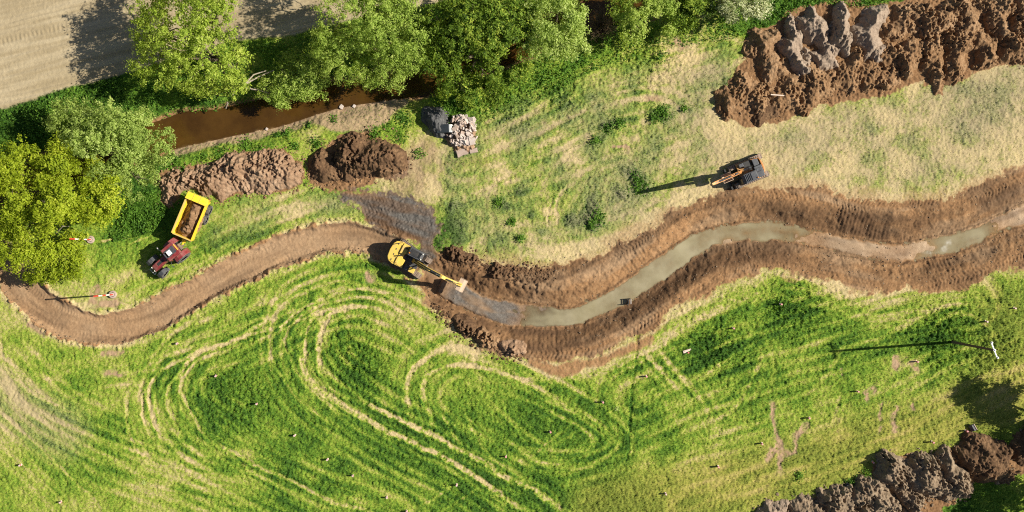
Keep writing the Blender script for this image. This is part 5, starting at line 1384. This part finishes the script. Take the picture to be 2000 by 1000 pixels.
MB().tube((-.5, .2, 1.7), (-.5, .2, 2.1), .05, n=10).build("exhaust", M['chrome'], hd)
MB().prism([(-.97,-1.0),(-.97,-.24),(-.45,-.24),(-.45,-1.0)], 1.03, 1.66, .04, 'XY').build("side_hood", M['slate'], e2)
MB().box((.05, -.72, 1.22), (.8, .58, .38), bev=.03).build("hose_bay", M['black'], e2)
MB().box((.62, -.82, 1.30), (.42, .34, .52), bev=.04).build("fuel_tank", M['slate'], e2)
for i in range(4): MB().path([(-.35, -.35 + .12 * i, 1.5), (.1, -.4 + .1 * i, 1.75), (.6, -.33 + .03 * i, 1.6)], .022).build("hose", M['chrome' if i == 1 else 'black'], e2)
MB().path([(-.3,-1.0,1.6),(-.3,-1.0,2.0),(-1.1,-.85,2.0),(-1.1,-.85,1.6)], .02).build("handrail", M['orange'], e2)
c2 = MB().prism([(-.33,1.03),(1.20,1.03),(1.36,1.55),(1.18,2.42),(.98,2.62),(-.25,2.64),(-.36,2.3)], .12, 1.06, .06).build("cab", M['charcoal'], e2)
MB().box((.05, .59, 2.66), (.55, .78, .05), bev=.02).build("roof_panel", M['slate'], c2)
MB().box((.68, .59, 2.625), (.60, .70, .03), bev=.01).build("roof_window", M['glass'], c2)
for k in range(4): MB().box((.46 + .15 * k, .59, 2.665), (.045, .74, .04), bev=.01).build("guard_bar", M['slate'], c2)
MB().prism([(1.385,1.55),(1.205,2.40),(1.19,2.40),(1.37,1.55)], .2, .98, 0).build("front_window", M['glass'], c2)
for s in (.116, 1.063): MB().prism([(-.2,1.6),(1.1,1.6),(1.04,2.35),(-.2,2.38)], s - .006, s + .006, 0).build("side_window", M['glass'], c2)
MB().tube((-.18, .9, 2.66), (-.18, .9, 2.8), .05, n=10).build("beacon", M['amber'], c2)
for o in list(e2.children):
    if o.name.startswith(("track", "undercarriage")): o.scale = (1.18, 1.15, 1.05)
    else: o.scale = (1.22, 1.14, 1.06)
bo = -.27
b2p = [(.78,1.15),(.88,1.5),(1.55,3.1),(2.1,3.92),(2.75,4.42),(5.05,5.92),(5.28,5.92),(5.32,5.66),(2.98,4.02),(2.5,3.62),(2.1,3.05),(1.15,1.2)]
b2 = MB().prism(b2p, bo - .17, bo + .17, .02).build("boom", M['orange'], e2)
for s in (-1, 1): MB().path([(1.5, bo + s*.08, 3.1), (2.08, bo + s*.08, 3.98), (2.75, bo + s*.08, 4.5), (4.4, bo + s*.08, 5.55)], .03).build("hose", M['black'], b2)
MB().box((2.05, bo, 3.93), (.55, .18, .06), (0, R(-50), 0), .02).build("cylinder_bracket", M['charcoal'], b2)
cyl_pair(b2, (1.55, bo, 1.5), (2.35, bo, 3.75), .075, "ram", ys=(0,))
cyl_pair(b2, (2.95, bo, 4.72), (5.5, bo, 6.12), .075, "arm_ram", .62)
s2 = MB().prism([(5.05,6.05),(5.45,6.30),(5.62,6.12),(5.42,5.55),(3.52,2.22),(3.32,2.28),(3.32,2.45),(5.0,5.45)], bo - .13, bo + .13, .02).build("stick", M['orange_w'], e2)
cyl_pair(s2, (5.62, bo, 5.9), (4.2, bo, 3.0), .06, "bucket_ram")
bucket(e2, (3.35, 2.2), 1.0, bo, .82, R(-95))

# --- tractor
def wheel(root, x, y, r, w, rim_r, steer=0.0, name="wheel"):
    prof = [(rim_r, -w*.42), (rim_r*1.08, -w/2), (r*.86, -w/2), (r*.96, -w*.44), (r*.985, -w*.2), (r*.99, 0), (r*.985, w*.2), (r*.96, w*.44), (r*.86, w/2), (rim_r*1.08, w/2), (rim_r, w*.42)]
    b = MB().lathe_y(prof, 40)
    n = max(12, int(r * 20))
    for i in range(n):
        a = 2 * math.pi * i / n
        for s in (-1, 1):
            aa = a + (0.5 if s > 0 else 0) * 2 * math.pi / n
            t = bmesh.new(); bmesh.ops.create_cube(t, size=1)
            for v in t.verts: v.co = Vector((v.co.x * .055, v.co.y * w * .5, v.co.z * .075))
            mat = Matrix.Rotation(-aa, 4, 'Y') @ Matrix.Translation((0, s * w * .24, r * .985)) @ Matrix.Rotation(s * R(38), 4, 'Z')
            b.add(t, mat)
    o = b.build(name, M['tyre'], root, loc=(x, y, r * .985)); o.rotation_euler = (0, 0, steer)
    s = 1 if y > 0 else -1
    rb = MB().lathe_y([(rim_r, -w*.42), (rim_r*.96, 0), (rim_r*.97, s*w*.12), (rim_r*.55, s*w*.05), (rim_r*.30, s*w*.12), (rim_r*.28, s*w*.28), (.002, s*w*.3)] if s > 0 else [(rim_r, w*.42), (rim_r*.96, 0), (rim_r*.97, s*w*.12), (rim_r*.55, s*w*.05), (rim_r*.30, s*w*.12), (rim_r*.28, s*w*.28), (.002, s*w*.3)], 28)
    rb.build("rim", M['rim'], o)
    return o
x, y, _ = at(350, 489)
tr = tag(empty("tractor", (x, y, ground_z(x, y) - 0.03), R(220.8)), "dark red tractor with a white roof hatch hitched to the yellow trailer", "tractor")
for s in (1, -1):
    wheel(tr, 0, s * .98, .93, .62, .50)
    wheel(tr, 2.82, s * .95, .70, .50, .38, R(14))
MB().box((.1, 0, .95), (1.3, .75, .7), bev=.08).box((1.6, 0, .88), (2.2, .5, .5), bev=.06).box((2.82, 0, .72), (.35, 1.5, .26), bev=.06).tube((0, -.9, .93), (0, .9, .93), .16, n=14).build("chassis", M['black'], tr)
hoodp = [(1.05,1.05),(1.05,1.86),(1.6,1.84),(2.7,1.70),(3.15,1.58),(3.36,1.38),(3.38,.95),(1.2,.95)]
hd = MB().prism(hoodp, -.37, .37, .08).build("hood", M['red'], tr)
MB().box((3.385, 0, 1.2), (.03, .5, .4), bev=.01).build("grille", M['black'], hd)
for s in (1, -1): MB().box((3.345, s * .25, 1.45), (.08, .16, .12), (0, R(-40), 0), .02).build("headlight", M['light'], hd)
MB().box((2.1, 0, 1.79), (.9, .30, .025), (0, R(6), 0), .01).build("hood_vent", M['black'], hd)
cabb = MB().prism([(-.45,1.0),(.95,1.0),(1.12,1.6),(.95,2.55),(-.45,2.55),(-.58,1.6)], -.72, .72, .05).build("cab", M['glass'], tr)
for sx, a in ((.98, 0), (-.50, 0)):
    for s in (1, -1): MB().box((sx, s * .70, 1.85), (.09, .09, 1.5), bev=.02).build("pillar", M['red'], cabb)
rf = MB().prism([(-.68,2.56),(1.05,2.56),(1.12,2.66),(1.0,2.80),(-.55,2.84),(-.70,2.72)], -.80, .80, .06).build("roof", M['red'], cabb)
MB().box((.28, 0, 2.835), (1.25, .86, .05), bev=.02).build("roof_panel", M['charcoal'], rf)
MB().box((.42, .02, 2.872), (.52, .56, .035), bev=.015).build("roof_hatch", M['white'], rf)
MB().box((.88, .02, 2.835), (.34, .66, .05), bev=.015).build("roof_glass", M['slate'], rf)
MB().box((-.55, 0, 2.85), (.10, .80, .05), bev=.015).build("light_bar", M['yellow_t'], rf)
for s in (1, -1):
    f = MB()
    for k in range(7):
        a0 = R(-15 + 25 * k); r_ = 1.06
        f.box((-r_ * math.cos(a0), s * .93, .93 + r_ * math.sin(a0) * .92), (.06, .66, .52), (0, R(-15 + 25 * k) - 0, 0), .015) if False else f.box((-r_ * math.cos(a0 + .5), s * .90, .93 + r_ * math.sin(a0 + .5)), (.06, .62, .50), (0, a0 + .5, 0), .02)
        if k == 4: break
    f.build("fender", M['red'], tr)
    g_ = MB()
    for k in range(4):
        a0 = R(40 + 30 * k); r_ = .80
        g_.box((2.82 - r_ * math.cos(a0), s * .93, .70 + r_ * math.sin(a0)), (.04, .48, .44), (0, a0, 0), .015)
    g_.build("front_fender", M['charcoal'], tr)
    MB().path([(1.05, s * .72, 2.1), (1.25, s * 1.15, 2.15), (1.25, s * 1.32, 2.1)], .02).box((1.26, s * 1.36, 2.02), (.07, .20, .36), bev=.03).build("mirror", M['rim' if s < 0 else 'charcoal'], tr)
    MB().box((.85, s * .9, .72), (.5, .34, .06), bev=.02).box((.85, s * .9, .45), (.45, .3, .05), bev=.02).build("step", M['black'], tr)
MB().tube((1.35, -.48, 1.4), (1.35, -.48, 2.62), .075, n=12).build("exhaust", M['charcoal'], tr)
MB().path([(-.5, .35, 1.0), (-1.0, .42, .75)], .05).path([(-.5, -.35, 1.0), (-1.0, -.42, .75)], .05).path([(-.4, .0, 1.3), (-1.0, .0, 1.0)], .045).box((-.75, 0, .55), (.7, .12, .1), bev=.02).box((-.62, 0, 1.15), (.25, .8, .5), bev=.05).build("rear_linkage", M['steel_dust'], tr)
MB().path([(3.3, .30, .9), (3.75, .42, .72), (3.78, -.42, .72), (3.3, -.30, .9)], .05).build("front_linkage", M['rim'], tr)

# --- trailer
x, y, _ = at(382, 425)
tl = tag(empty("trailer", (x, y, ground_z(x, y) - 0.02), R(-112.6)), "yellow tipping trailer loaded with brown soil behind the red tractor", "trailer")
for s in (1, -1):
    for wx_ in (-1.37, -.25):
        wheel(tl, wx_, s * 1.25, .58, .46, .36)
MB().box((0, .45, .98), (4.6, .14, .26), bev=.03).box((0, -.45, .98), (4.6, .14, .26), bev=.03).box((-.8, 0, .62), (1.5, .7, .2), bev=.03).tube((-1.37, -1, .56), (-1.37, 1, .56), .08).tube((-.25, -1, .56), (-.25, 1, .56), .08).build("chassis", M['charcoal'], tl)
MB().path([(2.2, .42, .95), (3.05, .12, .72)], .09).path([(2.2, -.42, .95), (3.05, -.12, .72)], .09).box((3.15, 0, .70), (.5, .2, .14), bev=.03).box((2.75, 0, .9), (.3, .3, .5), bev=.04).build("drawbar", M['yellow_t'], tl)
W2 = 1.17
tub = MB()
tub.box((0, 0, 1.16), (4.8, 2.1, .10), bev=.01)
for s in (1, -1):
    tub.prism([(s*1.02,1.12),(s*1.10,1.12),(s*(W2+.02),2.30),(s*(W2-.06),2.30)], -2.40, 2.40, 0, 'YZ')
tub.prism([(2.30,1.12),(2.38,1.12),(2.46,2.30),(2.38,2.30)], -1.12, 1.12, 0)
tub.build("body", M['yellow_t'], tl)
for s in (1, -1):
    rl = MB().box((0, s * (W2 + .015), 2.34), (4.86, .19, .13), bev=.02).build("top_rail", M['yellow_t' if s > 0 else 'yellow_w'], tl)
    for k in range(7): MB().prism([(s*1.10,1.15),(s*1.17,1.15),(s*(W2+.10),2.26),(s*(W2+.03),2.26)], -2.2 + .73 * k - .05, -2.2 + .73 * k + .05, 0, 'YZ').build("rib", M['yellow_t'], tl)
MB().box((2.44, 0, 2.34), (.14, 2.18, .13), bev=.02).build("front_rail", M['yellow_w'], tl)
tg = MB().prism([(-2.52,1.3),(-2.44,1.3),(-2.38,2.32),(-2.46,2.32)], -1.1, 1.1, 0).build("tailgate", M['yellow_t'], tl)
tp = MB().prism([(-2.62,2.44),(-2.58,2.38),(-1.78,2.60),(-1.80,2.66)], -1.24, 1.24, .01).build("tailgate_hood", M['yellow_t'], tl)
for k in (-.41, .41): MB().prism([(-2.60,2.475),(-1.82,2.69),(-1.82,2.665),(-2.60,2.45)], k - .02, k + .02, 0).build("seam", M['yellow_w'], tp)
for s in (1, -1): MB().box((-2.1, s * 1.27, 2.0), (.12, .1, 1.2), (0, R(20), 0), .02).build("tailgate_arm", M['yellow_t'], tl)
for s in (1, -1): MB().box((-2.5, s * .95, 1.05), (.06, .3, .12), bev=.02).build("tail_light", M['red_band'], tl)
MB().box((2.5, .6, 1.45), (.25, .45, .35), bev=.04).build("valve_box", M['charcoal'], tl)
# soil load: heaped in the middle, sunk towards the tail and the left side
mw = tl.matrix_basis if False else Matrix.Translation(tl.location) @ Matrix.Rotation(R(-112.6), 4, 'Z')
def loc2w(a, b): v = mw @ Vector((a, b, 0)); return (v.x, v.y)
wp = [loc2w(a, b) for a, b in [(2.1,-.5),(2.1,.6),(1.2,.72),(0,.74),(-1.3,.72),(-1.9,.6),(-1.95,.1),(-1.6,-.4),(-.5,-.62),(.6,-.72),(1.6,-.68)]]
zl = tl.location.z
ld = mound(None, .95, M['soil_brown'], 777, "brown soil load lying inside the yellow trailer", cat="soil load", name="soil_load", edge=.75, clod=.6, step=.06, zfun=lambda a, b: np.full(a.shape, zl + 1.84), world_poly=wp)

# ---------------------------------------------------------------- power pole
x, y, _ = at(1860, 668)
pz = ground_z(x, y)
pp = tag(empty("power_pole", (x, y, pz)), "tall timber power pole with a pale crossarm throwing a long shadow over the lush grass", "power pole")
PH = 11.6
MB().tube((0, 0, -.5), (0, 0, PH), .17, .12, 14).build("pole", M['pole_wood'], pp)
ad = Vector((0.36, -0.93, 0)).normalized()
ca = MB()
ca.box((0, 0, 0), (1.85, .13, .13), bev=.015)
arm = ca.build("crossarm", M['galv'], pp, loc=(0.05, 0, PH - .25)); arm.rotation_euler = (0, 0, math.atan2(ad.y, ad.x))
for d in (-.85, 0.0, .85):
    MB().tube((d, 0, .06), (d, 0, .16), .03, n=8).tube((d, 0, .16), (d, 0, .24), .10, .12, 14).tube((d, 0, .24), (d, 0, .36), .075, .05, 14).build("insulator", M['white'], arm)
for s in (1, -1): MB().tube((s * .55, 0.09, -.06), (0, .14, -.65), .025, n=6).build("brace", M['galv'], arm)
MB().tube((0, 0, PH), (0, 0, PH + .04), .135, .135, 14).build("cap", M['galv'], pp)

# ---------------------------------------------------------------- red and white range poles marking the height limit
def range_pole(px, py, label, hgt, lean=0.0):
    x, y, _ = at(px, py); z = ground_z(x, y)
    g = tag(empty("range_pole", (x, y, z)), label, "range pole", "red and white range poles")
    MB().lathe_y([(.26,-.16),(.42,-.14),(.46,0),(.42,.14),(.26,.16),(.24,0),(.26,-.16)], 24).build("base_ring", M['concrete_b'], g, loc=(0, 0, .16)).rotation_euler = (R(90), 0, 0)
    MB().tube((0, 0, .02), (0, 0, .3), .24, .2, 16).build("concrete_base", M['concrete'], g)
    n = 5
    for k in range(n):
        z0 = .3 + (hgt - .3) * k / n; z1 = .3 + (hgt - .3) * (k + 1) / n
        MB().tube((0, 0, z0), (0, 0, z1), .085, n=10).build("red_band" if k % 2 == 0 else "white_band", M['red_band'] if k % 2 == 0 else M['white'], g)
range_pole(178, 468, "red and white range pole standing on a small round base beside the lime tree", 6.2)
range_pole(222, 575, "red and white range pole standing near the inner bend of the soil track", 6.0)

# ---------------------------------------------------------------- survey pegs in the meadow
pegs = [
 (423,734,"pale peg just inside the pair of tight left hand turning tracks"), (503,788,"pale peg alone on the lush grass right of the left turning tracks"),
 (576,850,"pale peg at the upper end of the diagonal row in the left meadow"), (640,897,"pale peg second in the diagonal row in the left meadow"),
 (690,928,"pale peg third in the diagonal row above a light wheel line"), (756,971,"pale peg lowest but one in the diagonal row in the left meadow"),
 (795,998,"pale peg at the very bottom edge below the diagonal row"), (892,947,"pale peg at the end of a thin diagonal wheel line"),
 (988,891,"pink peg just right of the double wheel ruts in the middle"), (1075,843,"pink peg inside the oval loop of wheel tracks"),
 (1177,785,"pink peg above the oval loop and left of the slit drain"), (1262,735,"pink peg just right of the top of the slit drain"),
 (41,908,"pale peg nearest to the left edge of the picture"), (120,980,"pale peg in the lower left corner of the meadow"),
 (347,671,"pale peg just below the bend of the soil track"), (1524,594,"pink peg standing in a dark green tuft south of the channel"),
 (1432,641,"pink peg on the dark green patch above the splintered board"), (1487,866,"pink peg left of the bare soil streaks"),
 (1402,911,"pink peg on the olive strip left of the bare soil streaks"), (1300,964,"white topped peg low on the olive strip"),
 (1579,816,"dark pink peg at the top of the forked bare soil streak"), (1674,764,"pink peg beside a small bare soil scar"),
 (1790,706,"pink peg in bare soil under the shadow of the power pole"), (1820,863,"pink peg on the olive strip above the pale soil heaps"),
 (1703,902,"pink peg nearest to the left of the pale soil heaps"), (1886,841,"pink peg in tree shadow beside a leaning dark block"),
 (1925,628,"white peg on the lush patch above the power pole crossarm"), (1980,602,"white peg nearest to the right edge of the picture")]
for i, (px, py, lb) in enumerate(pegs):
    x, y, _ = at(px, py); z = ground_z(x, y)
    g = tag(empty("survey_peg", (x, y, z), rng.uniform(0, 3)), lb, "peg", "survey pegs in the meadow")
    pinky = 'pink' in lb
    hh = .55 if pinky else .45
    lean = (rng.uniform(-.08, .08), rng.uniform(-.08, .08), 0)
    b = MB().box((0, 0, hh / 2 - .05), (.14, .14, hh + .1), lean, .015).box((.05, .0, .05), (.24, .18, .10), (0, .2, .4), .03).build("stake", M['wood'], g)
    MB().box((0, 0, hh + .05), (.19, .19, .14), lean, .03).build("painted_top", M['peg_white'] if not pinky else M['peg_pink'], g)
    MB().box((0, 0, hh * .66), (.165, .165, .24), lean, .02).build("pink_band", M['pink'], g)

# splintered board, leaning block, black and white board, pale stick, gauge posts
x, y, _ = at(1341, 686); z = ground_z(x, y)
g = tag(empty("broken_board", (x, y, z), R(12)), "splintered pinkish board lying on the dark green patch south of the channel", "board")
MB().box((0, 0, .10), (.85, .14, .05), (0, .06, .2), .01).box((.05, .13, .13), (.95, .12, .05), (0, -.08, .1), .01).box((-.1, -.12, .09), (.6, .12, .05), (0, .05, -.15), .01).build("planks", M['wood'], g)
MB().box((.12, -.17, .16), (.16, .14, .3), (.1, .2, 0), .02).build("painted_stub", M['pink'], g)
x, y, _ = at(1897, 835); z = ground_z(x, y)
g = tag(empty("kerb_block", (x, y, z), R(-60)), "dark block with a pale edge leaning beside the peg in the tree shadow", "block")
MB().box((0, 0, .28), (.75, .34, .5), (R(-35), 0, 0), .04).build("block", M['charcoal'], g)
MB().box((0, .24, .36), (.78, .10, .34), (R(-35), 0, 0), .03).build("pale_edge", M['concrete_b'], g)
x, y, _ = at(1655, 949); z = ground_z(x, y)
g = tag(empty("notice_board", (x, y, z), R(-40)), "small black board with a white patch lying against the pale soil heaps", "board")
MB().box((0, 0, .3), (.8, .62, .06), (R(20), R(-12), 0), .015).build("panel", M['black'], g)
MB().prism([(-.22,-.02),(-.02,.22),(.22,-.02),(.1,-.06),(.03,.04),(-.04,-.08),(-.12,.0)], 0, .012, 0, 'XY').build("white_patch", M['white'], g, loc=(0, .02, .345)).rotation_euler = (R(20), R(-12), 0)
x, y, _ = at(1518, 186, 1.5)
g = MB().box((0, 0, 0), (1.55, .13, .11), (0, .04, 0), .02).build("timber_stick", M['wood']); g.location = (x, y, 1.62); g.rotation_euler = (0, 0, R(-4))
tag(g, "pale timber stick lying on the rust brown heap in the spoil bank", "stick")
x, y, _ = at(1228, 589, -.9); z = CZ
g = tag(empty("gauge_board", (x, y, z), R(90)), "pair of dark gauge posts with a white edge board at the south water line", "gauge")
for s in (-1, 1): MB().box((s * .32, .18 if s < 0 else -.12, .35), (.10, .10, 1.0), bev=.015).build("post", M['black'], g)
MB().box((0, 0.03, .62), (.62, .12, .06), bev=.01).build("cross_plate", M['black'], g)
MB().box((.0, -.22, .45), (.55, .05, .5), bev=.01).build("white_board", M['white'], g)
# scattered weeds with pale leaves in the mown grass
for px, py, lb in ((282,942,"pale star shaped weed in the lower left meadow"), (1206,798,"pale speckled weed right of the peg above the oval loop")):
    x, y, _ = at(px, py); z = ground_z(x, y)
    n = 60; a = rng.uniform(0, 6.28, n); rr = rng.uniform(0.03, .33, n)
    P = np.stack([np.cos(a) * rr, np.sin(a) * rr, .12 + .1 * rng.uniform(0, 1, n)], 1)
    o = leaves("weed_plant", P, rng.normal(0, .35, (n, 3)) + np.array([0, 0, 1]), np.full(n, .07), rng.uniform(.6, 1, n), L['sage']); o.location = (x, y, z)
    tag(o, lb, "weed")
# stones on the river bank
for px, py, s, lb in ((664,206,.34,"pale round stone at the water edge of the brown river"), (689,205,.26,"smaller stone on the trodden river bank near the water"), (517,250,.2,"small stone on the bank where the river narrows")):
    x, y, _ = at(px, py); z = ground_z(x, y)
    o = chunk((x, y, z + s * .5), (s * 1.5, s * 1.3, s * 1.2), (0, 0, 1), M['concrete'], px); o.name = "bank_stone"
    md = o.modifiers.new("round", 'SUBSURF'); md.levels = 2; md.render_levels = 2
    tag(o, lb, "stone")
